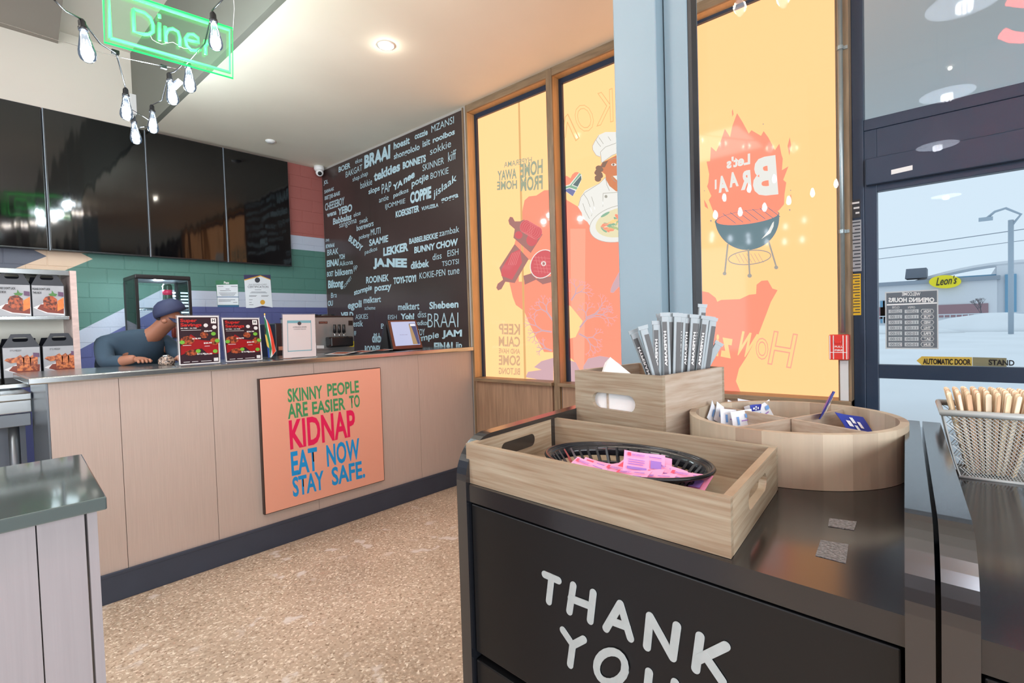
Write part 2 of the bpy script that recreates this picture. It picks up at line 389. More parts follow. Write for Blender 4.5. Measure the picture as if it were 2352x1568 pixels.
films([ell(*z7([(480+i*14, 130+i*8)])[0], 12, 15, .4, 14) for i in range(7)]+[ell(*z7([(530, 230)])[0], 13, 15, .3, 14), ell(*z7([(430, 195)])[0], 9, 9, 0, 12),
       z7([(375, 330), (440, 300), (455, 400), (380, 530), (300, 500), (300, 450)])], g_pk, w1, 6)
films(sum([line(ell(*z7([(480+i*14, 130+i*8)])[0], 12, 15, .4, 14), .8, True) for i in range(7)], [])+sum([line(z7([(385+i*14, 330-i*4), (350+i*14, 420)]), 1.2) for i in range(5)], []), g_pk2, w1, 7)
steak = ell(1247, 606, 28, 35, .5, 26); films([ell(1247, 606, 28, 35, .5, 26)], g_w, w1, 8)
films([ell(1247, 606, 26, 33, .5, 26)], g_pk, w1, 9)
films([ell(1249, 605, 6, 6)], g_w, w1, 10); films([ell(1249, 605, 3, 3)], g_br, w1, 11)
films(sum([line([(1230+i*7, 588), (1238+i*7, 628)], .9) for i in range(4)], [])+sum([line([(1226, 590+i*8), (1268, 594+i*8)], .9) for i in range(5)], []), g_pk2, w1, 12)
ftext('HYPERAMA', (1222, 373), (1158, 385), 13, g_g, w1, 13, .01)
for s_, a, b_, h in (('HOME', (1247, 398), (1195, 410), 34), ('AWAY', (1187, 410), (1143, 416), 24), ('FROM', (1247, 435), (1196, 440), 34), ('HOME', (1188, 434), (1142, 437), 21)):
    ftext(s_, a, b_, h, g_g, w1, 13, .035)
for s_, yb_, h in (('KEEP', 767, 25), ('CALM', 795, 24), ('AND HAVE', 811, 12), ('SOME', 838, 24), ('BILTONG', 859, 16)):
    ftext(s_, (1195, yb_+2), (1146, yb_), h, g_t, w1, 13, .03)
ftext('M', (1331, 317), (1287, 357), 0, g_out, w1, 14, 0, .012, tl=(1305, 261))
# acacia branches
def branch(x, y, a, L, d, out, wd):
    if d == 0 or L < 2.5: return
    x2, y2 = x+L*cos(a), y-L*sin(a); out += line([(x, y), (x2, y2)], wd)
    for s_ in (-1, 1): branch(x2, y2, a+s_*random.uniform(.35, .75), L*random.uniform(.62, .82), d-1, out, max(wd*.72, .8))
for wn, x, y, a, L in ((w1, 1270, 735, 2.2, 22), (w1, 1268, 762, 3.0, 22), (w1, 1268, 805, 2.8, 15)):
    q = []; branch(x, y, a, L, 6, q, 4); q = [p for p in q if max(c[0] for c in p) < 1276]; films(q, g_li, wn, 15, 'branch')
# window 2
films([[(1280, 436), (1293, 447), (1303, 460), (1315, 467), (1330, 476), (1337, 490), (1341, 503), (1350, 507), (1362, 517), (1374, 523), (1383, 543), (1430, 560), (1560, 560), (1560, 900), (1334, 884), (1330, 850), (1318, 828), (1300, 813), (1280, 810)]], g_r, w2, 1)
films([[(1310, 525), (1345, 525), (1342, 880), (1318, 826), (1312, 700)]], g_rl, w2, 2)
films([[(1299, 696), (1311, 703), (1338.6, 737), (1329.5, 758.6), (1322, 774), (1308, 777.6), (1296, 765)]], g_y, w2, 3)
films([[(1290, 820), (1323, 832), (1332, 850), (1330, 886), (1290, 883)], [(1340, 888), (1340, 841), (1351, 823), (1378, 817), (1397, 820), (1424, 835), (1440, 850), (1440, 892)]], g_li, w2, 4)
films([z7([(1120, 600), (1135, 560), (1180, 475), (1250, 480), (1250, 580), (1180, 585), (1140, 628), (1118, 625)])], g_li, w2, 5)
for x, y, a, L in ((1332, 752, .9, 24), (1330, 766, -.5, 20), (1312, 690, 1.0, 18), (1345, 730, .4, 22), (1305, 695, 2.2, 12)):
    q = []; branch(x, y, a, L, 6, q, 4); films([p for p in q if 1285 < min(c[0] for c in p)], g_li, w2, 6, 'branch')
ftext('K', (1409.5, 279), (1370, 291), 0, g_out, w2, 7, .0, .010, tl=(1407, 202))
ftext('O', (1372, 292), (1334, 310), 0, g_out, w2, 7, 0, .010, tl=(1350, 232))
ftext('M', (1331, 317), (1287, 357), 0, g_out, w2, 7, 0, .010, tl=(1305, 261))
# heart with flag
films([z12([(975, 640), (985, 580), (1010, 555), (1060, 548), (1115, 585), (1140, 530), (1180, 495), (1215, 490), (1245, 500), (1100, 675), (985, 710)])], g_r, w2, 8)
films([z12([(985, 712), (1100, 677), (1245, 500), (1282, 530), (1285, 590), (1240, 700), (1195, 775), (1148, 855), (1010, 760)])], g_w, w2, 8)
films([z12([(988, 725), (1112, 690), (1252, 505), (1275, 525), (1130, 690), (1222, 722), (1205, 755), (1100, 722), (1000, 750)])], g_gr, w2, 9)
films([z12([(1150, 683), (1272, 540), (1280, 600), (1222, 712)])], g_dk, w2, 10); films([z12([(1020, 760), (1100, 735), (1190, 772), (1148, 853)])], g_bl, w2, 10)
# chef illustration (flat print)
films([z6([(1000, 1400), (1020, 1320), (1060, 1260), (1200, 1190), (1230, 1150), (1500, 1150), (1500, 1600), (1100, 1560)]), z12([(1235, 1000), (1270, 870), (1330, 800), (1550, 660), (1640, 570), (1900, 560), (1900, 1500), (1590, 1500), (1530, 1320), (1400, 1260), (1300, 1190), (1275, 1060)])], g_w, w2, 8)
films([z12([(1560, 400), (1590, 350), (1800, 240), (1950, 240), (1950, 800), (1800, 780), (1700, 700), (1650, 610), (1640, 530), (1580, 480)])], g_sk, w2, 9)
films([ell(*z12([(1540+20*sin(i*1.7), 430+i*24)])[0], 7.5, 6, 0, 12) for i in range(8)]+[z12([(1570, 420), (1600, 340), (1680, 320), (1650, 380), (1630, 420)])], g_hr, w2, 10)
films([z12([(1580, 350), (1560, 200), (1640, 120), (1900, 20), (1900, 180), (1750, 240), (1650, 310)]), z12([(1560, 265), (1500, 240), (1450, 160), (1445, 100), (1480, 30), (1530, -60), (1640, -110), (1900, -110), (1900, 60), (1640, 130), (1565, 190)])], g_w, w2, 11)
def zline(pts, w_=1.0, z=z12): return line(z(pts), w_)
films(sum([zline(p) for p in ([(1580, 350), (1565, 190), (1640, 115), (1900, 20)], [(1590, 350), (1740, 240), (1900, 180)], [(1560, 265), (1500, 240), (1450, 160), (1445, 100), (1480, 30), (1540, -60)],
   [(1500, 10), (1530, 60), (1570, 110)], [(1540, -30), (1590, 40), (1610, 70)], [(1680, -40), (1720, 20)], [(1235, 1000), (1270, 870), (1330, 800), (1550, 660), (1640, 570)],
   [(1310, 815), (1370, 900), (1410, 1010), (1440, 1110), (1430, 1150)], [(1300, 960), (1340, 1080), (1400, 1190)], [(1430, 860), (1460, 950), (1480, 1050)], [(1600, 1010), (1605, 810), (1820, 795)], [(1640, 570), (1660, 680), (1700, 770)], [(1700, 320), (1750, 285), (1820, 290)], [(1730, 560), (1760, 610), (1800, 640)])], []), g_gl, w2, 13)
films([ell(*z12([(1648, 858)])[0], 3.4, 3.6)], g_gl, w2, 13)
films([ell(*z12([(1765, 380)])[0], 6, 3)], g_w, w2, 12); films([ell(*z12([(1760, 380)])[0], 2.4, 2.6)], g_hr, w2, 13); films([z12([(1750, 550), (1830, 540), (1900, 560), (1900, 640), (1820, 620)])], g_w, w2, 12)
# bowl of salad held by the chef
films([ell(1425, 513, 72, 41, -.25, 30)], g_w, w2, 14); films([ell(1427, 510, 60, 33, -.25, 30)], glow('film_cream', (240, 230, 190)), w2, 15)
random.seed(3)
for gm, k in ((g_gr, 10), (g_r, 9), (g_y3, 9), (g_vn, 9)):
    films([ell(1427+random.uniform(-42, 42), 512+random.uniform(-20, 20), random.uniform(7, 13), random.uniform(2.5, 4.5), random.uniform(-1, 1), 10) for _ in range(k)], gm, w2, 16)
films(line(ell(1425, 513, 72, 41, -.25, 40), 1, True), g_gl, w2, 17)
# window 3
films([[(1693, 260), (1682, 290), (1677, 315), (1665, 296), (1655, 326), (1645, 348), (1633, 337), (1631, 370), (1623, 371), (1629, 400), (1627, 420), (1624, 428), (1634, 450), (1628, 459), (1636, 480), (1645, 500),
        (1660, 520), (1760, 505), (1790, 482), (1801, 469), (1802, 446), (1806, 419), (1799, 413), (1811, 382), (1796, 391), (1798, 364), (1795, 355), (1790, 330), (1780, 345), (1765, 316), (1754, 301), (1748, 312), (1726, 299), (1720, 307), (1706, 281)],
       [(1814, 315), (1817, 333), (1813, 357), (1809, 335)], [(1817, 446), (1818, 460), (1810, 469), (1811, 456)], [(1683, 250), (1685, 262), (1682, 268), (1681, 256)], [(1617, 458), (1624, 470), (1627, 480), (1619, 474)]], g_r, w3, 1)
films([ell(1698+(i*37) % 130, 244+(i*53) % 300, 1.3, 1.3, 0, 8) for i in range(0)]+[ell(1753, 285, 1.5, 1.5, 0, 8), ell(1816, 437, 1.6, 1.3, 0, 8), ell(1814, 482, 2, 2, 0, 8), ell(1633, 507, 2.2, 2.2, 0, 8), ell(1605, 424, 1.2, 1.2, 0, 8), ell(1618, 438, 1.2, 1.2, 0, 8)], g_gl, w3, 2)
ftext("Let's", (1723, 377), (1669, 388), 26, g_w, w3, 3, .04)
ftext('B', (1788, 446), (1731.5, 452), 0, g_w, w3, 3, .05, tl=(1781, 356)); ftext('R', (1726.5, 434), (1702, 437), 0, g_w, w3, 3, .05, tl=(1723, 390))
ftext('A', (1697, 427), (1676, 431), 0, g_w, w3, 3, .05, tl=(1693, 393)); ftext('A', (1674, 440), (1651, 443), 0, g_w, w3, 3, .05, tl=(1669, 402)); ftext('I', (1646, 434), (1642, 435), 22, g_w, w3, 3, .05)
bowl = ell(1716, 500, 75, 15, -.135, 30, 0, pi)   # rim lower half then belly
belly = ell(1716, 500, 74, 74, -.135, 30, 0, pi)
films([ell(1716, 500, 74, 74, -.135, 36, 0, pi)], g_bowl, w3, 4, 'grill')
films([ell(1716, 500, 75, 17, -.135, 36)], g_bowl, w3, 5, 'grill'); films([ell(1717, 499, 72, 15, -.135, 36)], g_r, w3, 6, 'grill')
films(sum([line([(1660+i*17, 490-i*2.5), (1690+i*17, 513-i*2.5)], 1.6) for i in range(7)], []), g_bowl, w3, 7, 'grill')
films(sum([line(p, 4) for p in ([(1672, 560), (1665, 626)], [(1719, 572), (1722, 630)], [(1765, 552), (1783, 612)])], [])+line(ell(1722, 591, 49, 16, -.1, 30), 2.4, True)+sum([line([(1688+i*9, 582), (1700+i*9, 603)], 1) for i in range(7)], [])
      + [ell(1664.5, 628, 4.5, 4.2, 0, 14), ell(1722, 633, 5.2, 4.8, 0, 14), ell(1783, 614, 4.8, 4.4, 0, 14)], g_gl, w3, 8, 'grill')
films([[(1749, 549), (1765, 530), (1774, 512), (1778, 508), (1777, 520), (1770, 535)]], g_w, w3, 9)
films([z9([(90, 250), (135, 250), (138, 750), (190, 760), (235, 795), (245, 820), (270, 808), (390, 803), (450, 775), (495, 770), (498, 710), (530, 685), (570, 682), (600, 735), (633, 745), (590, 820), (560, 900), (510, 1030), (430, 1180), (385, 1250), (365, 1330), (400, 1412), (90, 1405)])], g_r, w3, 1)
ftext('H', (1817, 846), (1762.5, 836), 0, g_rl, w3, 3, 0, .014, tl=(1833, 767)); ftext('o', (1764, 829), (1735, 823), 0, g_rl, w3, 3, 0, .014, tl=(1766, 778))
ftext('W', (1722, 822), (1684, 813), 0, g_y3, w3, 3, .03, tl=(1744, 768)); ftext('z', (1678.6, 823), (1653.6, 818), 0, g_y3, w3, 3, .05, tl=(1685, 779)); ftext('i', (1650, 818), (1644, 817), 0, g_y3, w3, 3, .04, tl=(1652, 768)); ftext('T', (1636, 815), (1618, 812), 0, g_y3, w3, 3, .04, tl=(1640, 770))

# ------------------------------------------------------------------ word wall panel
m_word = mat('dark_laminate', (66, 54, 52), .22, noise=.3, nscale=3, dark=.85); m_let = mat('pale_blue_vinyl', (176, 204, 214), .4)
YWP0, YWP1 = 3.175, YB-.012
wp = thing('word_panel', 'dark brown glossy wall panel printed with pale blue slang words', 'wall panel', (XW-.006, 4.3, .0))
MB().box((XW-.006, YWP0, .0), (XW, YWP1, 3.125)).build('panel', m_word, wp)
MB().box((XW-.012, YWP0-.012, 1.0), (XW+.0, YWP0, 3.14)).build('edge_strip', m_oak_face, wp)
MB().box((XW-.0068, 4.575, .0), (XW-.006, 4.577, 3.12)).build('joint', mat('joint', (40, 34, 32), .4), wp)
WORDS_A = '''BOER 283 765 415 712 62 3|ekse 470 668 548 640 50 0|BAKGAT 363 825 548 740 68 0|BRAAI 572 725 863 605 150 5|hoesit 903 508 1083 440 80 3|cozzie 1140 395 1285 340 66 3|MZANSI 1327 318 1580 210 78 0|shongololo 905 640 1195 528 88 2|isit 1228 483 1313 448 72 2|rooibos 1343 435 1590 335 66 3|sokkie 1312 570 1548 475 80 0|BONNETS 1005 730 1265 645 82 5|kiff 1515 645 1605 610 108 0|SKINNER 1228 752 1468 665 74 0|tekkies 680 870 975 745 108 4|shap.shap 440 885 612 810 66 0|bakkie 528 950 660 900 74 0|slops 620 1030 745 985 80 2|PAP 768 1005 875 970 108 0|YA 895 978 1005 905 72 4|nee 1015 897 1140 818 62 4|potjie 1105 955 1295 865 98 2|BOYKIE 1318 840 1520 775 70 0|antie 738 1105 845 1070 56 0|padkos 900 1065 1068 1000 66 1|IJOMMIE 808 1190 1032 1125 68 0|COPPIE 1088 1120 1325 1052 132 5|jislaak 1350 1080 1612 880 110 1|gogga 1435 1122 1630 1060 60 2|KOEKSISTER 925 1275 1190 1205 74 4|VUVUZELA 1215 1195 1405 1150 42 3|JOL 115 915 165 900 58 3|SAMAAK 122 1005 232 965 40 3|BIETJIE-BAIE 127 1090 298 1030 56 3|CHEESEBOY 130 1200 348 1125 85 2|wena 152 1272 258 1238 42 3|YEBO 275 1250 435 1200 84 4|Babbalas 220 1355 428 1295 72 3|ekse 452 1268 530 1240 50 0|sangoma 290 1410 485 1350 64 0|swak 518 1345 613 1318 60 0|boerewors 485 1425 675 1365 64 1|polony 512 1535 632 1500 62 1|MUTI 645 1475 753 1450 70 0'''
WORDS_B = '''SAAMIE 608 312 815 262 74 3|padkos 560 415 695 370 60 0|LEKKER 762 420 1035 360 90 5|BABBELBEKKIE 1045 288 1358 222 60 3|zambak 1372 205 1590 155 68 0|BUNNY_CHOW 1100 390 1575 300 72 4|diss 1300 465 1398 445 70 0|EISH 1462 425 1582 402 68 0|dikbek 1062 562 1262 535 82 3|TSOTSI 1402 530 1585 502 54 0|KOKIE-PEN 1157 668 1438 628 68 0|tune 1465 628 1592 608 62 0|JA,NEE 652 560 1020 572 120 6|ROOINEK 575 718 822 690 74 3|TOYI-TOYI 872 725 1120 698 74 5|stormpie 443 865 637 805 76 3|pozzy 667 828 850 803 76 3|melktert 547 935 735 920 68 2|scheme 558 1005 675 1002 42 0|egoli 375 1020 525 1000 102 3|melktert 923 1010 1155 1000 76 2|Shebeen 1265 998 1582 980 80 3|BRAAI 1247 1195 1580 1192 150 -2|diss 1137 1090 1230 1085 70 0|JAM 1402 1322 1620 1318 95 4|VELD 298 1095 435 1090 64 5|ASKIES 458 1108 595 1102 54 0|firestik 385 1188 540 1186 66 1|EISH 812 1108 908 1106 48 0|Yoh! 950 1110 1100 1108 66 5|Bra 737 1210 830 1208 56 1|dikbek 640 1362 800 1360 102 3|ROOINEK 560 1470 740 1470 76 4|padkos 1120 1190 1250 1188 70 1|TOY 1130 1285 1215 1283 72 1|EINA! 1315 1450 1520 1446 90 5|jip 1550 1445 1620 1444 88 2|stormpie 1020 1400 1368 1328 84 2|EINA! 145 540 275 520 75 5|YOH 278 455 342 448 56 3|Aikona 283 530 430 505 54 0|awe 133 262 172 258 30 0|KWAAI 135 335 228 318 44 4|BRAK 150 415 272 392 64 1|BOET 148 645 218 635 55 3|bliksem 235 640 425 612 72 2|Biltong 160 797 325 778 112 4|Bra 192 875 255 868 56 0|OU 157 965 212 960 60 3|goggo 442 1285 466 1284 50 1'''
def word(s, bl, br, tl, b_):
    P = lambda q: at(q[0], q[1], 'x', XW-.0075)
    o = text(s, P(bl), P(br), P(tl), m_let, wp, 'word', max(b_*.010, -.012))
for blk, sc_, ox, oy in ((WORDS_A, 4.9, 720, 240), (WORDS_B, 4.751, 720, 500)):
    for e in blk.split('|'):
        t_ = e.split(' '); s_ = t_[0].replace('_', ' '); a, b_, c, d, h, bo = map(float, t_[1:])
        cv = lambda x, y: (ox+x/sc_, oy+y/sc_)
        word(s_, cv(a, b_), cv(c, d), cv(a, b_-h), bo)
cb = lambda x, y: (720+x/4.751, 500+y/4.751)
word('BUDDY', cb(378, 250), cb(520, 372), cb(400, 188), 4); word('SCHMEET', cb(338, 772), cb(420, 660), cb(325, 745), 0); word('jip', cb(440, 590), cb(482, 560), cb(432, 530), 0)

# ------------------------------------------------------------------ entrance door and transom
dx0 = XG-.03
df = struct(MB().box((dx0, .38, 0), (XG+.03, .43, ZC)).box((dx0, -1.7, 2.215), (XG+.03, .38, 2.27)).box((dx0, -.46, 0), (XG+.03, -.38, 2.215)).box((dx0, -1.7, 0), (XG+.03, -1.62, 3.15)).build('door_frame', m_dark, bevel=.003))
def dz(py_at_2017): return at(2017, py_at_2017, 'x', XG).z
g0, g1, g2 = dz(441), dz(836), dz(867); yl = at(2017, 600, 'x', XG).y
door = struct(MB().box((dx0+.005, yl, 0), (XG+.02, .38, 2.215)).box((dx0+.005, -.26, g0), (XG+.02, yl, 2.215)).box((dx0+.005, -.26, g2), (XG+.02, yl, g1)).box((dx0+.005, -.26, 0), (XG+.02, yl, .2)).box((dx0+.005, -.38, 0), (XG+.02, -.26, 2.215)).build('door_1', m_dark, bevel=.002))
MB().box((XG-.004, -.26, g1), (XG+.002, yl, g0)).build('glass_pane', m_glass, door); MB().box((XG-.004, -.26, .2), (XG+.002, yl, g2)).build('glass_pane', m_glass, door)
MB().box((dx0-.03, -.37, g0+.03), (dx0+.004, .37, g0+.16)).build('door_operator', m_dark, door, bevel=.004)
MB().box((XG-.004, -1.62, 2.27), (XG+.002, .38, ZC)).build('transom_pane', m_glass, df)
MB().box((XG-.004, -1.62, .05), (XG+.002, -.46, 2.215)).build('side_pane', m_glass, df)
struct(MB().box((XW, -3, 0), (XG+.05, -1.7, ZC)).build('wall_front', m_wall))
st = settle(MB().obox(at(2047, 401, 'x', dx0-.031), at(2096, 390, 'x', dx0-.031)-at(2047, 401, 'x', dx0-.031), V((0, 0, .022)), V((-.001, 0, 0))).build('barcode_label', m_white)); tag(st, 'small white barcode label on the dark door operator above the door', 'label')
# stickers on the frame left of the door
def sticker(name, x0, y0, x1, y1, m, label, cat, X=dx0-.0003, dx=-.0015, rows_=0, tm=None):
    a, b_ = at(x0, y1, 'x', X), at(x1, y0, 'x', X)
    o = thing(name, label, cat, ((X, b_.y, a.z)))
    MB().box((X+dx, b_.y, a.z), (X, a.y, b_.z)).build('sheet', m, o)
    if rows_:
        mb = MB(); H = b_.z-a.z
        for k in range(rows_):
            zz = b_.z-H*(k+.8)/(rows_+.6); mb.box((X+dx-.0004, b_.y+.004, zz), (X+dx, a.y-.003-(k*7 % 5)*.004, zz+H/(rows_+.6)*.35))
        mb.build('print', tm or mat('print_grey', (60, 64, 74), .6), o)
    return o
sticker('switch_plate', 1955, 457, 1976, 502, mat('plate_dark', (50, 52, 58), .4), 'dark key switch plate at the top of the door frame', 'switch', rows_=3, tm=m_white)
sticker('notice_strip', 1954, 504, 1978, 624, mat('notice_grey', (170, 172, 178), .5), 'grey strip of fine print notices on the door frame', 'notice', rows_=14)
sticker('notice_strip', 1954, 628, 1977, 724, mat('notice_yellow', (238, 190, 40), .5), 'yellow safety notice strip on the door frame', 'notice', rows_=14)
# opening hours sign, seen from its back through the glass
m_hr = mat('hours_charcoal', (92, 102, 112), .5); m_hw = mat('hours_white', (226, 230, 232), .5)
XH = XG-.008
P_ = lambda x, y, dx=0: at(x, y, 'x', XH)+V((dx, 0, 0))
hs = thing('opening_hours_sign', 'charcoal opening hours sign on the door glass, lettering reversed', 'sign', at(2094, 800, 'x', XH))
def quad(mb, x0, y0, x1, y1, dx, th=.001, X=None, slope=0):
    a, b_ = at(x0, y1, 'x', X or XH), at(x1, y0, 'x', X or XH); mb.box(((X or XH)+dx-th, b_.y, a.z), ((X or XH)+dx, a.y, b_.z)); return mb
quad(MB(), 2034, 664, 2155, 801, 0, .002).build('board', mat('hours_edge', (190, 196, 200), .4), hs)
quad(MB(), 2037, 667, 2152, 798, -.002, .0006).build('face', m_hr, hs)
text('WELCOME', P_(2114, 679, -.004), P_(2072, 679, -.004), P_(2114, 671, -.004), m_hw, hs, bold=.02)
text('OPENING HOURS', P_(2146, 694, -.004), P_(2041, 694, -.004), P_(2146, 683, -.004), m_hw, hs, bold=.04)
text('OPEN', P_(2102, 708, -.004), P_(2086, 708, -.004), P_(2102, 703, -.004), m_hw, hs); text('CLOSE', P_(2066, 708, -.004), P_(2049, 708, -.004), P_(2066, 703, -.004), m_hw, hs)
quad(MB(), 2037, 697, 2152, 698.5, -.0028, .0004).build('print', m_hw, hs)
for k, (dn, o_, c_) in enumerate((('MON', 'CLOSED', 'CLOSED'), ('TUE', '11:00', '21:00'), ('WED', '11:00', '21:00'), ('THU', '11:00', '21:00'), ('FRI', '10:00', '22:00'), ('SAT', '10:00', '22:00'), ('SUN', '10:00', '20:00'))):
    yy = 710+k*12.7
    bx = MB(); quad(bx, 2041, yy, 2072, yy+9, -.0026, .0005); quad(bx, 2078, yy, 2110, yy+9, -.0026, .0005); bx.build('time_box', mat('hours_box', (180, 188, 194), .5), hs)
    bx = MB(); bx.tube([P_(x, y, -.003) for x, y in [(2118, yy), (2142, yy), (2145, yy+4.5), (2142, yy+9), (2118, yy+9), (2115, yy+4.5), (2118, yy)]], .0012, 4); bx.build('day_ring', m_hw, hs)
    text(dn, P_(2138, yy+7.5, -.004), P_(2122, yy+7.5, -.004), P_(2138, yy+1.8, -.004), m_hw, hs, bold=.03)
    text(o_, P_(2106, yy+7.5, -.004), P_(2082, yy+7.5, -.004), P_(2106, yy+1.8, -.004), m_hr, hs); text(c_, P_(2069, yy+7.5, -.004), P_(2045, yy+7.5, -.004), P_(2069, yy+1.8, -.004), m_hr, hs)
ad = thing('door_sticker', 'yellow arrow sticker reading AUTOMATIC DOOR low on the door glass', 'sticker', at(2180, 840, 'x', XH))
MB().poly([P_(2105, 828), P_(2117, 818), P_(2233, 820), P_(2233, 840), P_(2117, 838)]).build('arrow', mat('sticker_gold', (196, 168, 70), .5), ad)
MB().poly([P_(2234, 820), P_(2312, 822), P_(2312, 842), P_(2234, 840)]).build('panel', mat('sticker_olive', (122, 120, 92), .5), ad)
text('AUTOMATIC DOOR', P_(2120, 836, -.002), P_(2230, 838, -.002), P_(2120, 823, -.002), m_black, ad, bold=.03)
text('STAND', P_(2271, 838, -.002), P_(2330, 840, -.002), P_(2271, 825, -.002), m_black, ad, bold=.03)

# conduit and fire alarm pull station on the jamb
m_galv = mat('galvanised', (165, 178, 182), .35, metal=.7, noise=.3, nscale=60, dark=.85)
yc_ = .462
cnd = thing('conduit', 'galvanised steel conduit running down the oak jamb beside the door', 'pipe', (XW-.02, yc_, .0))
MB().tube([(XW-.020, yc_, 3.149), (XW-.020, yc_, 1.215)], .0115, 12).build('pipe', m_galv, cnd, True)
for z in (2.62, 1.72): MB().tube([(XW-.020, yc_, z-.009), (XW-.020, yc_, z+.009)], .0145, 12).box((XW-.012, yc_-.03, z-.008), (XW-.004, yc_, z+.008)).build('strap', m_galv, cnd)
MB().box((XW-.014, yc_-.02, .0), (XW-.005, yc_+.016, 1.075)).build('channel_cover', mat('raceway', (205, 205, 205), .4), cnd, bevel=.002)
m_fire = mat('alarm_red', (214, 50, 40), .35)
pa, pb = at(1904, 826, 'x', XW-.055), at(1949, 768, 'x', XW-.055)
fp = thing('fire_alarm_pull_station', 'red fire alarm pull station with white ribs below the steel conduit', 'fire alarm', (XW-.03, (pa.y+pb.y)/2, pa.z))
MB().box((XW-.055, pb.y, pa.z), (XW-.006, pa.y, pb.z)).build('housing', m_fire, fp, bevel=.005)
rb = MB(); wy = pa.y-pb.y
for f_ in (.06, .24, .73, .9): rb.box((XW-.0575, pb.y+wy*(1-f_)-.0018, pa.z+.004), (XW-.054, pb.y+wy*(1-f_)+.0018, pb.z-.004))
rb.box((XW-.0573, pb.y+.006, pa.z+.036), (XW-.054, pa.y-.006, pa.z+.039)); rb.build('rib', m_white, fp)
MB().box((XW-.062, pb.y+wy*.35, pb.z-.045), (XW-.055, pb.y+wy*.7, pb.z-.028)).build('handle', m_fire, fp, bevel=.002)
cy_ = pb.y+wy*.5
for s_, z, h in (('PULL', pa.z+.062, .009), ('FIRE', pa.z+.044, .009)): text(s_, V((XW-.0556, cy_+.017, z)), V((XW-.0556, cy_-.017, z)), V((XW-.0556, cy_+.017, z+h)), m_white, fp, bold=.02)

# ------------------------------------------------------------------ column and glass partition
m_col = mat('column_paint', (126, 148, 160), .35, noise=.3, nscale=3, dark=.95)
XC = 1.60
cyA, cyB, cyC, cyD = at(1416, 400, 'x', XC).y, at(1513, 400, 'x', XC).y, at(1535, 400, 'x', XC+.05).y, at(1584, 400, 'x', XC+.05).y
col_ = struct(MB().box((XC, cyB, 0), (XC+.16, cyA, ZC+.0)).build('column', m_col, bevel=.004))
MB().box((XC+.05, cyD, 0), (XC+.14, cyB-.004, ZC)).build('side_post', m_col, col_, bevel=.003)
cyE = at(1594, 400, 'x', XC+.055).y
MB().box((XC+.055, cyE, 0), (XC+.10, cyD, ZC)).build('gasket', m_black, col_)
XP = 1.72
gp = struct(MB().box((XP, -1.7, .02), (XP+.006, cyD, ZC-.002)).build('glass_partition', clear('partition_glass', (.985, .99, .99), ior=1.22)))
MB().box((XP-.02, -1.75, 0), (XP+.03, -1.7, ZC)).build('post', m_dark, gp)

# ------------------------------------------------------------------ ceiling items
def downlight(loc, lab, grp=None, lit=True, r=.055):
    t = thing('recessed_downlight', lab, 'light', loc, grp); x, y, z = loc
    MB().lathe((x, y, z), [(r, 0), (r, -.006), (r*.78, -.008), (r*.76, -.002)], 24).build('trim_ring', m_white, t, True)
    MB().lathe((x, y, z-.0045), [(r*.74, 0), (r*.74, -.003)], 20).build('lens', mat('lens_lit', (255, 250, 240), .4, emit=(255, 246, 228), es=4 if lit else .2), t)
    if lit: point('downlight_lamp', (x, y, z-.03), .8, (1, .93, .82), .02)
downlight(at(887, 104, 'z', ZC), 'round recessed ceiling downlight nearer the camera over the counter front')
downlight((-1.07, .12, 3.95), 'recessed downlight in the high ceiling behind the camera, nearer one'); downlight((-2.5, .22, 3.95), 'recessed downlight in the high ceiling behind the camera, far one')
sd = thing('ceiling_sprinkler_plate', 'small white round cover plate on the ceiling near the screens', 'ceiling plate', at(621, 323, 'z', ZC))
p = at(621, 323, 'z', ZC); MB().lathe(p, [(.045, 0), (.045, -.008), (.03, -.02), (.01, -.022)], 20).build('cover', m_white, sd, True)
p = V((2.98, 5.44, ZC)); dc = thing('security_camera', 'white dome security camera in the ceiling corner by the word panel', 'camera', p)
MB().lathe(p, [(.055, 0), (.055, -.035), (.045, -.05), (.02, -.055)], 24).build('base', m_white, dc, True)
q = p+V((-.01, -.025, -.075)); dr = V((-.35, -.75, -.45)).normalized()
MB().lathe(q, [(.0, -.045), (.02, -.042), (.036, -.028), (.043, 0), (.036, .03), (.026, .036)], 24, dr).build('eyeball', m_white, dc, True)
MB().lathe(q, [(.022, .034), (.022, .041), (.012, .042)], 16, dr).build('lens', m_black, dc, True)

# ------------------------------------------------------------------ screens
def tvmat():
    M = mat('screen_glass', (5, 6, 9), .06, spec=.5, bump=.22, bscale=3.0, stretch=(2.2, 1, .25)); M.node_tree.nodes['Principled BSDF'].inputs['IOR'].default_value = 1.6; return M
m_tv = tvmat(); m_tvf = mat('bezel', (30, 31, 34), .3)
TVX = [(.045, .66), (.671, 1.335), (1.342, 1.976), (1.984, 2.619)]
for k, (xa, xb) in enumerate(TVX):
    zt_, zb_ = 3.122, 2.008
    t = thing('menu_screen', ['tall black menu screen at the far left of the row', 'second tall black screen from the left, beside the green reflection', 'third tall black screen, reflecting the shop window', 'rightmost tall black screen, reflecting the orange film'][k], 'screen', ((xa+xb)/2, 5.44, zb_), 'menu screens above the counter')
    MB().box((xa, 5.435, zb_), (xb, 5.50, zt_)).build('housing', m_tvf, t, bevel=.003)
    MB().box((xa+.008, 5.433, zb_+.012), (xb-.008, 5.4345, zt_-.008)).build('display', m_tv, t)
    MB().box((xa-.0065, 5.434, zb_), (xa-.0005, 5.50, zt_)).build('side_edge', mat('screen_side', (128, 140, 152), .4), t)
MB().box((.655, 5.50, 2.1), (2.5, 5.519, 2.2)).box((.655, 5.50, 2.9), (2.5, 5.519, 3.0))

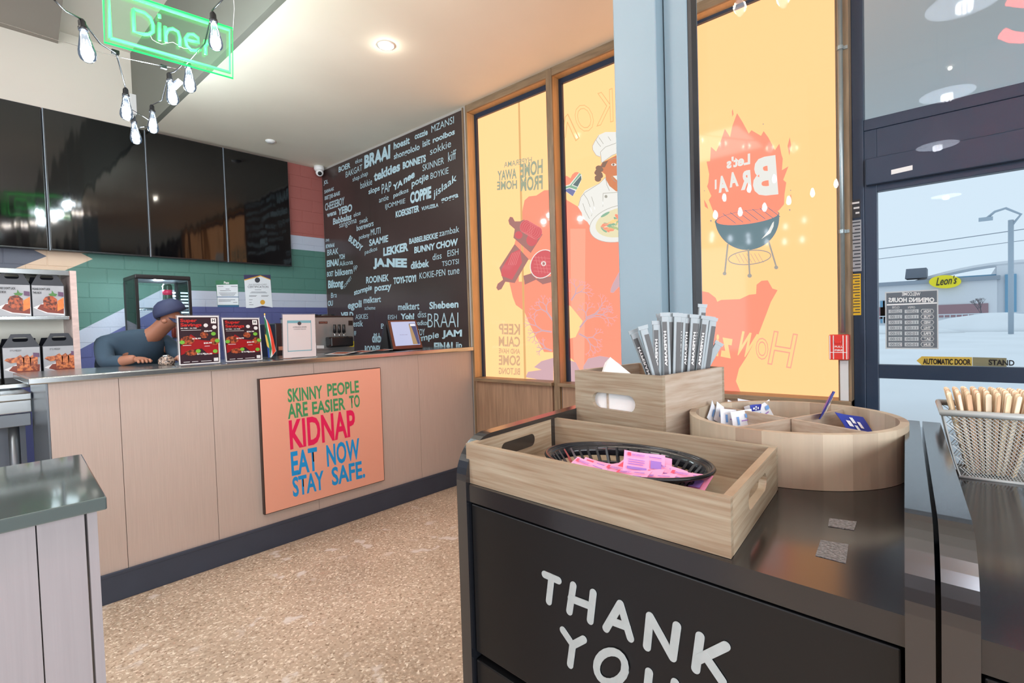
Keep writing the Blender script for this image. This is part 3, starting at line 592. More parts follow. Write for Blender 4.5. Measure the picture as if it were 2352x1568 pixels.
# certificates
def sheet_yz(): pass
def Q(x, y, Y, dy=0): p = at(x, y, 'y', Y); return V((p.x, p.y+dy, p.z))
YP = YB-.002
pc = thing('inspection_notice', 'green and white inspection notice reading Pass on the block wall', 'notice', Q(522, 705, YP))
MB().poly([Q(*q, YP) for q in ((500, 705), (549, 705), (546, 643), (495, 644))]).build('sheet', mat('paper_green', (60, 120, 90), .5), pc)
MB().poly([Q(*q, YP, -.001) for q in ((500, 700), (548, 700), (546, 653), (497, 654))]).build('paper', mat('paper_white', (222, 228, 234), .5), pc)
MB().poly([Q(*q, YP, -.0012) for q in ((500, 705), (549, 705), (549, 701), (500, 701))]).poly([Q(*q, YP, -.0015) for q in ((498, 682.5), (548, 682.5), (548, 681), (498, 681))]).build('band', mat('paper_blue', (54, 96, 140), .5), pc)
text('Pass', Q(514, 652, YP, -.002), Q(526, 652, YP, -.002), Q(514, 646, YP, -.002), m_white, pc, bold=.03)
m_ink = mat('ink', (60, 62, 70), .6)
q = MB()
for a, b_, c in ((500, 513, 657), (530, 545, 657), (518, 527, 663), (505, 530, 667), (503, 543, 672), (505, 540, 675), (508, 538, 678), (502, 540, 688), (502, 530, 691), (535, 545, 694)): q.poly([Q(a, c+.8, YP, -.0022), Q(b_, c+.8, YP, -.0022), Q(b_, c, YP, -.0022), Q(a, c, YP, -.0022)])
q.build('print', m_ink, pc)
cc = thing('certificate', 'white certificate with gold seal and dark corners on the block wall', 'certificate', Q(595, 707, YP))
MB().poly([Q(*q, YP) for q in ((565, 707), (626, 706), (621, 631), (560, 631))]).build('sheet', mat('paper_navy', (60, 56, 92), .5), cc)
MB().poly([Q(*q, YP, -.001) for q in ((565, 707), (583, 707), (603, 702), (626, 706), (621, 642), (598, 633), (561, 642))]).build('paper', mat('paper_white', (222, 228, 234), .5), cc)
MB().poly([Q(*q, YP, -.0016) for q in ((560, 642), (598, 632), (600, 634), (562, 644))]).poly([Q(*q, YP, -.0018) for q in ((598, 634), (598, 632), (621, 641), (621, 643))]).build('gold_ribbon', mat('gold', (214, 160, 56), .4), cc)
MB().poly([Q(*q, YP, -.0018) for q in ell(603, 694, 5.5, 5.5)]).build('gold_seal', mat('gold', (214, 160, 56), .4), cc)
text('CERTIFICATION', Q(569, 661, YP, -.002), Q(616, 661, YP, -.002), Q(569, 656, YP, -.002), m_ink, cc)
text('HALAL MONITORING AUTHORITY', Q(571, 654, YP, -.002), Q(613, 654, YP, -.002), Q(571, 652, YP, -.002), m_ink, cc)
q = MB()
for a, b_, c in ((585, 600, 665), (577, 610, 670), (574, 613, 672), (572, 590, 678), (572, 588, 680), (600, 617, 678), (600, 615, 680), (572, 580, 688), (572, 578, 694), (572, 582, 699)): q.poly([Q(a, c+.7, YP, -.0022), Q(b_, c+.7, YP, -.0022), Q(b_, c, YP, -.0022), Q(a, c, YP, -.0022)])
q.poly([Q(x, y, YP, -.002) for x, y in ell(591, 643, 6, 6)]); q.build('print', m_ink, cc)

# ------------------------------------------------------------------ service counter
m_lam = mat('counter_laminate', (198, 183, 174), .42, noise=.35, nscale=10, stretch=(22, 22, .5), dark=.84)
m_lam2 = mat('near_laminate', (150, 144, 147), .42, noise=.35, nscale=10, stretch=(22, 22, .5), dark=.86)
ct = thing('service_counter', 'long service counter clad in pale wood-grain panels with a steel top', 'counter', (1.7, 3.4, 0))
seams = [.352]+[at(x, y, 'y', YC).x for x, y in ((279, 1000), (490, 950), (720, 840), (960, 830))]+[3.046]
seams = sorted(seams)
for a, b_ in zip(seams[:-1], seams[1:]): MB().box((a+.0012, YC, .0), (b_-.0012, YC+.02, 1.10)).build('front_panel', m_lam, ct)
MB().box((.345, YC+.003, 0), (.352, YC+.55, 1.10)).build('end_trim', m_steel_d, ct)
MB().box((.353, YC+.021, .0), (3.044, YC+.55, 1.0)).build('carcass', mat('carcass', (70, 72, 76), .7), ct)
MB().box((.285, YC-.035, 1.100), (3.046, YC+.60, 1.132)).build('steel_top', m_steel, ct, bevel=.006)
MB().box((.345, YC-.012, 0), (3.046, YC-.001, .138)).box((.345, YC-.014, .128), (3.046, YC-.001, .147)).build('cove_base', mat('vinyl_base', (58, 68, 86), .4, noise=.3, nscale=6, dark=.8), ct, bevel=.003)
# poster on the counter
sg = thing('slogan_poster', 'salmon pink poster SKINNY PEOPLE ARE EASIER TO KIDNAP on the counter front', 'poster', (1.7, 3.14, .22))
PX0, PX1, PZ0, PZ1 = 1.277, 2.118, .22, 1.031; YQ = YC-.028
MB().box((PX0, YQ, PZ0), (PX1, YC-.001, PZ1)).build('backing', mat('poster_edge', (60, 44, 40), .4), sg)
MB().box((PX0+.006, YQ-.001, PZ0+.004), (PX1-.004, YQ, PZ1-.004)).build('face', mat('salmon', (232, 168, 146), .22), sg)
zz5 = lambda x, y: Q(580+x/4.2375, 830+y/4.2375, YQ, -.0015)
tg = mat('poster_green', (70, 150, 100), .3); tp = mat('poster_pink', (226, 30, 92), .3); tb = mat('poster_blue', (20, 150, 222), .3)
for s_, a, b_, h, tm in (('SKINNY', (345, 400), (683, 358), 135, tg), ('PEOPLE', (730, 343), (1037, 302), 126, tg), ('ARE', (345, 560), (540, 528), 145, tg), ('EASIER', (583, 520), (905, 468), 128, tg), ('TO', (945, 458), (1047, 442), 125, tg),
                         ('KIDNAP', (367, 858), (1005, 722), 285, tp), ('EAT', (382, 1115), (638, 1055), 235, tb), ('NOW', (727, 1028), (1048, 945), 215, tb), ('STAY', (395, 1322), (700, 1242), 195, tb), ('SAFE.', (775, 1212), (1097, 1128), 180, tb)):
    text(s_, zz5(*a), zz5(*b_), zz5(a[0]-h*.06, a[1]-h), tm, sg, bold=.028)

# near counter at the left edge
nc = thing('near_counter', 'glass topped counter end with pale wood panels at the left edge', 'counter', (-.1, 1.15, 0))
p1, p2 = at(188, 1042, 'z', 1.08), at(245, 1140, 'z', 1.08)
dxn = (p1.x-.0)*0
NX, NY0, NY1 = p2.x, p2.y, p1.y
MB().hexa([(-.9, NY0-.02, 1.062), (p2.x, p2.y, 1.062), (p1.x, p1.y, 1.062), (-.9, p1.y-.0, 1.062)], [(-.9, NY0-.02, 1.08), (p2.x, p2.y, 1.08), (p1.x, p1.y, 1.08), (-.9, p1.y, 1.08)]).build('glass_top', mat('green_glass_top', (116, 130, 130), .06, spec=.8, metal=.55), nc, bevel=.002)
ex = at(222, 1165, 'y', NY0+.025).x; ex2 = at(197, 1165, 'y', NY0+.025).x; ex3 = at(80, 1195, 'y', NY0+.025).x
MB().box((ex2+.001, NY0+.025, 0), (ex, NY1-.02, 1.062)).build('corner_panel', m_lam2, nc); MB().box((ex3+.0015, NY0+.027, 0), (ex2-.002, NY0+.05, 1.062)).build('front_panel', m_lam2, nc)
MB().box((-.9, NY0+.027, 0), (ex3-.0, NY0+.05, 1.062)).build('front_panel', m_lam2, nc)
# kitchen bench and display shelf at the far left
kb = thing('steel_bench', 'stainless steel work bench behind the left end of the counter', 'bench', (0, 3.9, 0))
yb_ = 3.62
MB().box((-1.2, yb_, .995), (.34, 4.25, 1.03)).box((-1.2, yb_+.01, .93), (.34, yb_+.03, .995)).build('top', m_steel, kb, bevel=.004)
MB().box((-1.2, yb_+.02, .86), (.335, yb_+.05, .925)).build('rail', m_steel_d, kb, bevel=.003)
MB().box((-1.2, yb_+.3, .1), (.335, yb_+.32, .86)).build('back_panel', mat('fridge_grey', (110, 118, 130), .4), kb)
for xx in (.27, -.6): MB().tube([(xx, yb_+.06, 0), (xx, yb_+.06, .9)], .022, 12).build('leg', m_steel_d, kb, True)
YS = 4.0
sh = thing('display_shelf', 'stainless steel two tier display shelf holding takeaway boxes', 'shelf', (.1, YS+.15, 1.06))
zs2, zs1, zs0 = at(0, 614, 'y', YS).z, at(100, 726, 'y', YS).z, at(60, 880, 'y', YS).z
XS = at(160, 630, 'y', YS).x
MB().box((-.6, YS, zs2-.03), (XS, YS+.32, zs2)).build('top_shelf', m_steel, sh, bevel=.003); MB().box((-.6, YS, zs1-.02), (XS-.01, YS+.32, zs1)).build('middle_shelf', m_steel, sh, bevel=.003)
MB().box((-.6, YS-.04, zs0-.02), (XS+.02, YS+.32, zs0+.004)).build('bottom_shelf', m_steel, sh, bevel=.003)
MB().box((XS, YS+.0, zs0), (XS+.03, YS+.32, zs2)).build('end_panel', mat('pink_print', (206, 184, 178), .4, noise=.1, nscale=14, stretch=(1, 4, 3), dark=.85), sh)
MB().box((-.6, YS+.31, zs0), (XS, YS+.318, zs2-.03)).build('back_sheet', mat('shelf_back', (225, 225, 212), .35), sh)
MB().box((-.55, YS+.02, 1.031), (-.5, YS+.2, zs0-.021)).box((.25, YS+.02, 1.031), (.29, YS+.2, zs0-.021)).build('foot', m_steel_d, sh)
m_food = mat('food_print', (176, 84, 46), .35, noise=.09, nscale=70, col2=(74, 32, 22)); m_food2 = mat('food_print_light', (206, 120, 66), .35, noise=.10, nscale=70, col2=(120, 52, 30))
m_paperw = mat('plate_print', (214, 214, 216), .35); m_box = mat('box_print', (168, 172, 178), .35, noise=.3, nscale=9, dark=.7); m_boxb = mat('box_black', (44, 48, 56), .4)
m_leaf = mat('leaf_print', (70, 120, 60), .4); m_sauce = mat('sauce_print', (120, 50, 34), .35)
def takeaway_box(x0, z0, wd, hh, kind, label):
    t = thing('takeaway_box', label, 'box', (x0+wd/2, YS+.02, z0), 'takeaway boxes on the display shelf')
    y = YS+.015; hb = hh*.70
    MB().box((x0, y, z0), (x0+wd, y+.16, z0+hb)).build('carton', m_boxb, t)
    MB().box((x0+.002, y-.0015, z0+.002), (x0+wd-.002, y, z0+hb-.002)).build('front_print', m_box, t)
    plate([(0, hb), (wd, hb), (wd*.80, hh*.94), (wd*.76, hh), (wd*.24, hh), (wd*.20, hh*.94)], [stadium(wd*.48, hh*.87, wd*.42, hh*.10)], .003, (x0, y-.002, z0), (1, 0, 0), (0, 0, 1), (0, 1, 0), 'handle', m_boxb, t)
    MB().add([(x0, y+.16, z0+hb), (x0+wd, y+.16, z0+hb), (x0+wd*.95, y+.10, z0+hh*.9), (x0+wd*.05, y+.10, z0+hh*.9), (x0, y+.155, z0+hb), (x0+wd, y+.155, z0+hb), (x0+wd*.95, y+.095, z0+hh*.9), (x0+wd*.05, y+.095, z0+hh*.9)], [[0, 1, 2, 3], [4, 5, 6, 7], [0, 4, 7, 3], [1, 5, 6, 2]]).build('flap', m_boxb, t)
    W = lambda a, b, k=1: V((x0+a*wd, y-.0015-.0006*k, z0+b*hb))
    MB().poly([W(*q) for q in ((.02, .28), (.4, .1), (.97, .03), (.97, .3), (.4, .45))]).build('plate_print', m_paperw, t)
    MB().poly([W(*q, 2) for q in ((.14, .24), (.45, .12), (.95, .08), (.97, .4), (.5, .4), (.25, .38))]).build('sauce_print', m_sauce, t)
    if kind == 0:
        MB().poly([W(*q, 3) for q in ((.34, .28), (.74, .16), (.76, .55), (.6, .68), (.4, .62), (.33, .52))]).build('cake_print', m_food, t)
        MB().poly([W(*q, 3) for q in ((.75, .16), (.96, .26), (.97, .62), (.77, .5))]).build('cake_side_print', mat('cake_orange', (232, 130, 60), .35, noise=.2, nscale=40, dark=.7), t)
        MB().poly([W(*q, 4) for q in ((.55, .66), (.5, .72), (.6, .74), (.62, .84), (.68, .74), (.78, .72), (.72, .65))]).build('leaf_print', m_leaf, t)
        text("PLEASE DON'T LICK", W(.03, .84, 4), W(.57, .84, 4), W(.03, .91, 4), m_black, t, bold=.03); text('THIS BOX', W(.03, .72, 4), W(.3, .72, 4), W(.03, .79, 4), m_black, t, bold=.03)
    else:
        MB().poly([W(*q, 3) for q in ((.04, .58), (.1, .64), (.34, .66), (.36, .5), (.2, .48))]).build('salad_print', m_food2, t)
        for a in (.36, .54, .72): MB().poly([W(*q, 4) for q in ((a, .22), (a+.17, .2), (a+.2, .62), (a+.1, .74), (a-.02, .66))]).build('bread_print', m_food2, t)
        text("IT'S MESSY", W(.2, .86, 4), W(.5, .86, 4), W(.2, .92, 4), m_black, t)
    MB().poly([W(*q, 5) for q in ((.8, .66), (.97, .64), (.97, .78), (.8, .8))]).build('flag_print', mat('flag_purple', (96, 66, 96), .4), t)
wtop = at(152, 660, 'y', YS).x-at(77, 660, 'y', YS).x
xa = at(76, 720, 'y', YS).x
takeaway_box(xa, zs1, wtop, .258, 0, 'takeaway box reading PLEASE DON\'T LICK THIS BOX, right end of the upper shelf')
takeaway_box(xa-wtop-.004, zs1, wtop, .258, 0, 'takeaway box with cake picture left of its twin on the upper shelf')
xb_ = at(100, 830, 'y', YS).x; wl = at(179, 800, 'y', YS).x-xb_
takeaway_box(xb_, zs0+.035, wl, .245, 1, 'takeaway box with three breads, right end of the lower shelf'); takeaway_box(xb_-wl-.01, zs0+.035, wl, .245, 1, 'takeaway box with three breads, middle of the lower shelf'); takeaway_box(xb_-2*wl-.02, zs0+.035, wl, .245, 1, 'takeaway box cut by the left picture edge, lower shelf')
for k in range(3):
    xx = xb_-.005+(-k)*(wl+.01)+.004
    tag(settle(MB().box((xx, YS-.03, zs0+.005), (xx+wl-.005, YS+.2, zs0+.034)).build('carton_tray', m_black, None, bevel=.002)), ['black tray strip under the right box of the lower shelf', 'black tray strip under the middle box of the lower shelf', 'black tray strip under the leftmost box of the lower shelf'][k], 'tray', 'black trays on the lower shelf')

# ------------------------------------------------------------------ glass fridge on back counter
bk = thing('back_counter', 'low steel counter along the block wall carrying the glass fridge', 'counter', (1.9, 5.1, 0))
MB().box((.75, 4.55, .84), (3.04, 5.50, .88)).build('top', m_steel, bk); MB().box((.78, 4.6, 0), (3.02, 5.48, .84)).build('body', m_steel_d, bk)
YF = 4.75
fa, fb = at(318, 800, 'y', YF).x, at(446, 800, 'y', YF).x; fzt = at(380, 632, 'y', YF).z
fr_ = thing('glass_display_fridge', 'small black framed glass drinks fridge with lit shelves', 'fridge', ((fa+fb)/2, 4.95, .88))
fd = .36; z0 = .88
MB().box((fa, YF, fzt-.035), (fb, YF+fd, fzt)).build('top_cap', m_black, fr_, bevel=.008); MB().box((fa, YF, z0), (fb, YF+fd, z0+.12)).build('base', m_black, fr_, bevel=.008)
for xx in (fa, fb-.02):
    for yy in (YF, YF+fd-.02): MB().box((xx, yy, z0+.12), (xx+.02, yy+.02, fzt-.035)).build('post', m_black, fr_)
fg = clear('fridge_glass', (.93, .97, .97))
MB().box((fa+.02, YF+.004, z0+.12), (fb-.02, YF+.008, fzt-.035)).build('glass_door', fg, fr_); MB().box((fa+.004, YF+.02, z0+.12), (fa+.008, YF+fd-.02, fzt-.035)).box((fb-.008, YF+.02, z0+.12), (fb-.004, YF+fd-.02, fzt-.035)).build('glass_side', fg, fr_)
for zz in (fzt-.26, fzt-.5):
    r_ = MB(); r_.tube([(fa+.02, YF+.03, zz), (fb-.02, YF+.03, zz)], .004, 6).tube([(fa+.02, YF+fd-.04, zz), (fb-.02, YF+fd-.04, zz)], .004, 6)
    for k in range(15): xx = fa+.025+k*(fb-fa-.05)/14; r_.tube([(xx, YF+.03, zz), (xx, YF+fd-.04, zz)], .0022, 4)
    r_.build('wire_shelf', m_steel, fr_)
m_led = mat('led_strip', (255, 255, 255), .4, emit=(200, 235, 255), es=9)
for xx in (fa+.05, fb-.055):
    for k in range(12): MB().box((xx-.028, YF+fd-.05, fzt-.12-k*.028), (xx+.028, YF+fd-.045, fzt-.108-k*.028)).build('led_strip', m_led, fr_)
point('fridge_lamp', ((fa+fb)/2, YF+.15, fzt-.06), 7.0, (.8, .93, 1), .03)
def can(px_, zz, m, lab, h=.155, r=.031):
    x = at(px_, 700, 'y', YF+.1).x; t = thing('drink_can', lab, 'can', (x, YF+.1, zz))
    MB().lathe((x, YF+.1, zz), [(r*.8, 0), (r, .008), (r, h-.012), (r*.8, h)], 18).build('body', m, t, True); MB().lathe((x, YF+.1, zz+h), [(r*.78, 0), (r*.78, .003)], 18).build('lid', m_steel, t, True)
    MB().lathe((x, YF+.1, zz+h*.55), [(r*1.01, 0), (r*1.01, h*.22)], 18).build('label_band', mat('can_band_'+lab[:6], (200, 30, 80), .3), t, True)
can(386, fzt-.255, mat('can_dark', (30, 66, 54), .3), 'dark green tall can on the upper fridge shelf', .19, .034)
can(421, fzt-.495, mat('can_copper', (170, 84, 48), .3, metal=.4), 'copper coloured can on the lower fridge shelf at the right', .18); can(401, fzt-.495, mat('can_red', (150, 50, 34), .3, metal=.3), 'red brown can beside the copper can in the fridge', .18)

# ------------------------------------------------------------------ things on the counter
ZT = 1.1325
def savings(name, c, lab, y0, fh):
    """menu sheet in an acrylic stand: c = photo corners tl, tr, br, bl"""
    P = lambda a, b, dy=0: (lambda u, v: V((u.x+(v.x-u.x)*0, u.y, u.z)))(C(a, b), C(a, b))+V((0, dy, 0))
    TL, TR, BR, BL = [at(x, y, 'y', y0) for x, y in c]; BL.z = BR.z = ZT+.004
    def C(a, b): return (BL*(1-a)+BR*a)*(1-b)+(TL*(1-a)+TR*a)*b
    t = thing(name, lab, 'sign holder', ((BL.x+BR.x)/2, y0, ZT), 'menu cards in acrylic stands')
    MB().hexa([C(-.02, 0)+V((0, .004, 0)), C(1.02, 0)+V((0, .004, 0)), C(1.02, 0)+V((0, .007, 0)), C(-.02, 0)+V((0, .007, 0))], [C(-.02, 1.02)+V((0, .004, 0)), C(1.02, 1.02)+V((0, .004, 0)), C(1.02, 1.02)+V((0, .007, 0)), C(-.02, 1.02)+V((0, .007, 0))]).build('acrylic_back', m_acryl, t)
    MB().box((BL.x, y0-.035, ZT), (BR.x, y0+.055, ZT+.004)).build('acrylic_foot', m_acryl, t)
    MB().poly([C(0, 0), C(1, 0), C(1, 1), C(0, 1)]).build('card', m_paperw, t)
    L = lambda a, b, k=1: C(a, b)+V((0, -.0006*k, 0))
    return t, L
def rect(L, a0, b0, a1, b1, k=1): return [L(a0, b0, k), L(a1, b0, k), L(a1, b1, k), L(a0, b1, k)]
m_mdk = mat('menu_dark', (52, 34, 42), .25); m_mrd = mat('menu_red', (150, 24, 30), .25); m_title = mat('menu_title', (190, 44, 40), .25); m_gb = mat('price_green', (110, 176, 60), .3)
def savings_print(t, L):
    MB().poly(rect(L, .03, .02, .97, .97)).build('print_ground', m_mdk, t)
    MB().poly([L(.05, .38, 2), L(.3, .62, 2), L(.5, .5, 2), L(.97, .45, 2), L(.97, .2, 2), L(.72, .18, 2), L(.55, .32, 2), L(.35, .3, 2), L(.05, .2, 2)][::-1]).build('red_print', m_mrd, t)
    text('Super', L(.07, .85, 3), L(.46, .85, 3), L(.07, .94, 3), m_title, t, bold=.03); text('Savings', L(.07, .76, 3), L(.57, .76, 3), L(.07, .85, 3), m_title, t, bold=.03)
    text('20 FEB - 26 FEB', L(.07, .735, 3), L(.45, .735, 3), L(.07, .755, 3), m_white, t, bold=.02)
    MB().poly(rect(L, .8, .84, .93, .95, 3)).build('logo', m_white, t); text('H', L(.83, .87, 4), L(.9, .87, 4), L(.83, .93, 4), m_black, t, bold=.04)
    MB().poly([L(.67+.055*cos(a*.5), .8+.04*sin(a*.5), 3) for a in range(13)]).poly([L(.88+.06*cos(a*1.047), .76+.045*sin(a*1.047), 3) for a in range(6)]).build('seal', m_paperw, t)
    for (cx, cy, rx, ry) in ((.22, .50, .17, .085), (.62, .60, .1, .07), (.88, .46, .12, .08), (.3, .24, .16, .06)):
        MB().poly([L(cx+rx*cos(a*.5236), cy+ry*sin(a*.5236), 4) for a in range(12)]).build('food_print', m_food, t)
    for (cx, cy) in ((.09, .46), (.85, .62), (.94, .47), (.46, .27), (.88, .25)):
        MB().poly([L(cx+.06*cos(a*.5236), cy+.04*sin(a*.5236), 5) for a in range(12)]).build('price_badge', m_gb, t)
    for s_, a, b in (('$18.99', .33, .51), ('$20.99', .62, .66), ('$20.99', .6, .41), ('$12.99', .43, .19), ('$59.99', .6, .18)): text(s_, L(a, b, 6), L(a+.2, b, 6), L(a, b+.035, 6), m_white, t, bold=.03)
    MB().poly(rect(L, .84, .04, .95, .11, 3)).build('contact_box', m_paperw, t)
    MB().poly(rect(L, .1, .05, .25, .06, 3)).poly(rect(L, .3, .05, .45, .06, 3)).poly(rect(L, .52, .05, .78, .06, 3)).poly(rect(L, .08, .70, .55, .708, 3)).poly(rect(L, .1, .39, .3, .4, 3)).poly(rect(L, .62, .36, .75, .37, 3)).build('small_print', m_paperw, t)
t, L = savings('menu_stand', ((406, 725), (502, 725), (506, 838), (412, 841)), 'Super Savings menu card in a clear stand, the left one of two', 3.27, 0); savings_print(t, L)
t, L = savings('menu_stand', ((509, 730), (595, 730), (603, 829), (519, 831)), 'Super Savings menu card in a clear stand, beside the small flag', 3.30, 0); savings_print(t, L)
t, L = savings('menu_stand', ((649, 722), (723, 722), (726, 818), (651, 822)), 'white and grey specials card in a clear stand, right of the flag', 3.28, 0)
MB().poly([L(.0, .0, 1), L(1, 0, 1), L(1, 1, 1), L(0, 1, 1)]).build('print_ground', mat('card_grey', (206, 200, 202), .4), t)
q = MB()
for a0, b0, a1, b1 in ((.13, .8, .87, .86), (.13, .14, .87, .16), (.13, .14, .145, .86), (.855, .14, .87, .86)): q.poly(rect(L, a0, b0, a1, b1, 2))
q.build('frame_print', mat('teal_print', (110, 166, 180), .4), t)
text('HYPERAMA LEKKER', L(.3, .69, 3), L(.72, .69, 3), L(.3, .72, 3), m_ink, t); text('CANADA Specials', L(.32, .64, 3), L(.7, .64, 3), L(.32, .67, 3), m_ink, t)
MB().poly([L(.5+.06*cos(a*.5236), .79+.045*sin(a*.5236), 3) for a in range(12)]).build('emblem', m_ink, t)
# small flag
ff = thing('table_flag', 'small striped flag in red, white, green, yellow and blue on a thin pole', 'flag', (at(623, 826, 'y', 3.35).x, 3.35, ZT))
fx = at(605, 722, 'y', 3.35); fb2 = at(620, 826, 'y', 3.35)
MB().tube([(fb2.x, 3.35, ZT+.01), (fx.x+.008, 3.35, fx.z)], .0025, 6).build('pole', m_white, ff); MB().lathe((fx.x+.008, 3.35, fx.z), [(.001, .008), (.005, .004), (.005, -.002), (.002, -.005)], 8).build('finial', mat('gold_tip', (214, 170, 60), .3), ff)
MB().lathe((fb2.x, 3.35, ZT), [(.022, 0), (.022, .006), (.005, .012)], 16).build('base', m_black, ff)
def fl(pts, m, k, n='cloth'): MB().poly([Q(x, y, 3.345, -.0006*k) for x, y in pts]).build(n, m, ff)
fc = lambda n, c: mat('flag_'+n, c, .6)
fl([(606, 724), (618, 745), (628, 780), (634, 806), (622, 822), (618, 826), (614, 800)], fc('white', (230, 230, 226)), 1)
fl([(612, 732), (620, 748), (628, 778), (633, 806), (626, 816), (622, 780), (617, 755)], fc('red', (222, 66, 40)), 2)
fl([(606, 726), (611, 736), (615, 758), (620, 780), (624, 800), (621, 822), (617, 790), (611, 768), (608, 745)], fc('green', (30, 120, 80)), 3)
fl([(607, 760), (612, 770), (617, 790), (619, 815), (614, 800), (610, 780)], fc('yellow', (220, 190, 90)), 4); fl([(613, 795), (618, 800), (620, 824), (616, 826)], fc('blue', (30, 70, 150)), 5); fl([(606, 745), (611, 757), (610, 770), (607, 765)], fc('black', (36, 36, 36)), 5)
# monitor (point of sale) and its stand
mx = thing('sale_terminal', 'tilted touchscreen till on a black stand at the right of the counter', 'till', (at(930, 800, 'y', 3.5).x, 3.5, ZT))
A, B_, C_, D_ = at(889, 735, 'y', 3.50), at(957, 732, 'y', 3.44), at(972, 799, 'y', 3.36), at(903, 805, 'y', 3.38)
C_.z = max(C_.z, ZT+.004); D_.z = max(D_.z, ZT+.004)
B_ = A+(C_-D_)*.985
n_ = (B_-A).cross(D_-A).normalized(); n_ = n_ if n_.y > 0 else -n_
MB().hexa([A, B_, C_, D_], [A+n_*.022, B_+n_*.022, C_+n_*.022, D_+n_*.022]).build('housing', m_black, mx, bevel=.003)
S = lambda a, b, k=1: (D_*(1-a)+C_*a)*(1-b)+(A*(1-a)+B_*a)*b-n_*.0012*k
MB().poly([S(0.015, .02), S(.985, .02), S(.985, .98), S(.015, .98)]).build('bezel', mat('till_bezel', (90, 52, 44), .15), mx)
MB().poly([S(.1, .12, 2), S(.93, .12, 2), S(.93, .93, 2), S(.1, .93, 2)]).build('screen', mat('till_screen', (30, 30, 40), .15, emit=(196, 206, 240), es=.8), mx)
MB().poly([S(.70, .14, 3), S(.92, .14, 3), S(.92, .86, 3), S(.70, .86, 3)]).build('side_panel', mat('till_side', (20, 20, 30), .2, emit=(60, 80, 130), es=.7), mx)
MB().poly([S(.68, .14, 4), S(.84, .14, 4), S(.76, .72, 4), S(.70, .84, 4), S(.68, .84, 4)]).build('page_print', mat('till_gold', (20, 20, 30), .2, emit=(190, 160, 116), es=.7), mx)
MB().poly([S(.72, .76, 5), S(.90, .76, 5), S(.90, .84, 5), S(.72, .84, 5)]).build('logo', mat('till_logo', (20, 20, 30), .2, emit=(235, 235, 245), es=.9), mx)
text('This order is empty', S(.3, .46, 5), S(.56, .46, 5), S(.3, .49, 5), mat('till_text', (80, 40, 90), .3), mx)
MB().add([at(872, 803, 'y', 3.6), at(893, 805, 'y', 3.45), at(886, 745, 'y', 3.56), at(880, 748, 'y', 3.62), V((2.45, 3.62, ZT+.001)), V((2.6, 3.5, ZT+.001)), at(940, 750, 'y', 3.56), at(935, 760, 'y', 3.62)],
         [[0, 1, 2, 3], [4, 5, 6, 7][::-1], [0, 3, 7, 4], [1, 5, 6, 2], [3, 2, 6, 7], [0, 4, 5, 1]]).build('stand', m_black, mx)
# leaflets
for k, (x, y, lab) in enumerate(((770, 812, 'printed leaflet with food picture lying at the counter edge, left'), (815, 810, 'printed leaflet lying open in the middle of the counter'), (858, 806, 'printed leaflet lying just left of the till'))):
    cpt = V((2.02+k*.17, 3.40-.02*k, ZT+.001+.001*k)); a = .3-.25*k
    u_, v_ = V((cos(a), sin(a), 0))*.13, V((-sin(a), cos(a), 0))*.09
    lf = thing('leaflet', lab, 'leaflet', cpt, 'leaflets on the counter')
    q = MB(); q.add([cpt-u_-v_, cpt-v_+V((0, 0, .012)), cpt+u_-v_, cpt+u_+v_, cpt+v_+V((0, 0, .012)), cpt-u_+v_], [[0, 1, 4, 5], [1, 2, 3, 4]]); q.build('paper', m_paperw, lf)
    q = MB(); L_ = V((0, 0, .0015)); q.add([cpt-u_*.85-v_*.8+L_, cpt-u_*.15-v_*.8+V((0, 0, .0115)), cpt-u_*.15+v_*.8+V((0, 0, .0115)), cpt-u_*.85+v_*.8+L_], [[0, 1, 2, 3]]); q.build('food_print', m_food, lf)
# soft serve machine
sv = thing('soft_serve_machine', 'stainless soft serve ice cream machine with three black levers', 'ice cream machine', (2.2, 4.2, .88))
sx0, sx1 = at(722, 760, 'y', 3.95).x, at(813, 760, 'y', 3.95).x; YM = 3.95; szt = at(770, 728, 'y', YM).z
MB().box((sx0, YM, .901), (sx1, YM+.6, szt)).build('body', mat('machine_steel', (138, 140, 140), .35, metal=.35, noise=.3, nscale=5, dark=.85), sv, bevel=.006)
MB().box((sx0-.003, YM-.002, szt), (sx1+.003, YM+.6, szt+.012)).lathe((sx0+.12, YM+.3, szt+.012), [(.08, 0), (.07, .02), (.0, .024)], 16).lathe((sx0+.28, YM+.3, szt+.012), [(.08, 0), (.07, .02), (.0, .024)], 16).build('lid', m_black, sv)
cxm = lambda x, y, dy=0: Q(x, y, YM, dy)
a_, b2 = cxm(748, 797), cxm(799, 772)
MB().box((a_.x, YM-.09, a_.z), (b2.x, YM, b2.z)).build('draw_head', m_black, sv, bevel=.01)
for xx in (768.5, 779, 789.5):
    t_, b3 = Q(xx, 745, YM-.08), Q(xx+.5, 764, YM-.08); MB().tube([b3, t_], [.014, .012], 10).build('lever', m_black, sv, True)
    MB().tube([Q(xx, 764, YM-.08), Q(xx+1, 775, YM-.085)], .005, 8).build('lever_rod', m_steel, sv, True)
for (x, y) in ((757, 776), (757, 793), (797, 774), (798, 791)): q_ = Q(x, y, YM-.09); MB().lathe(q_, [(.008, 0), (.008, .012)], 10, V((0, -1, 0))).build('knob', m_black, sv)
MB().poly([cxm(732, 743, -.002), cxm(752, 743, -.002), cxm(752, 738, -.002), cxm(732, 738, -.002)]).poly([cxm(800, 747, -.002), cxm(810, 747, -.002), cxm(810, 736, -.002), cxm(800, 736, -.002)]).build('badge', m_black, sv)
text('TAYLOR', cxm(733, 742.2, -.003), cxm(751, 742.2, -.003), cxm(733, 738.8, -.003), m_steel, sv)
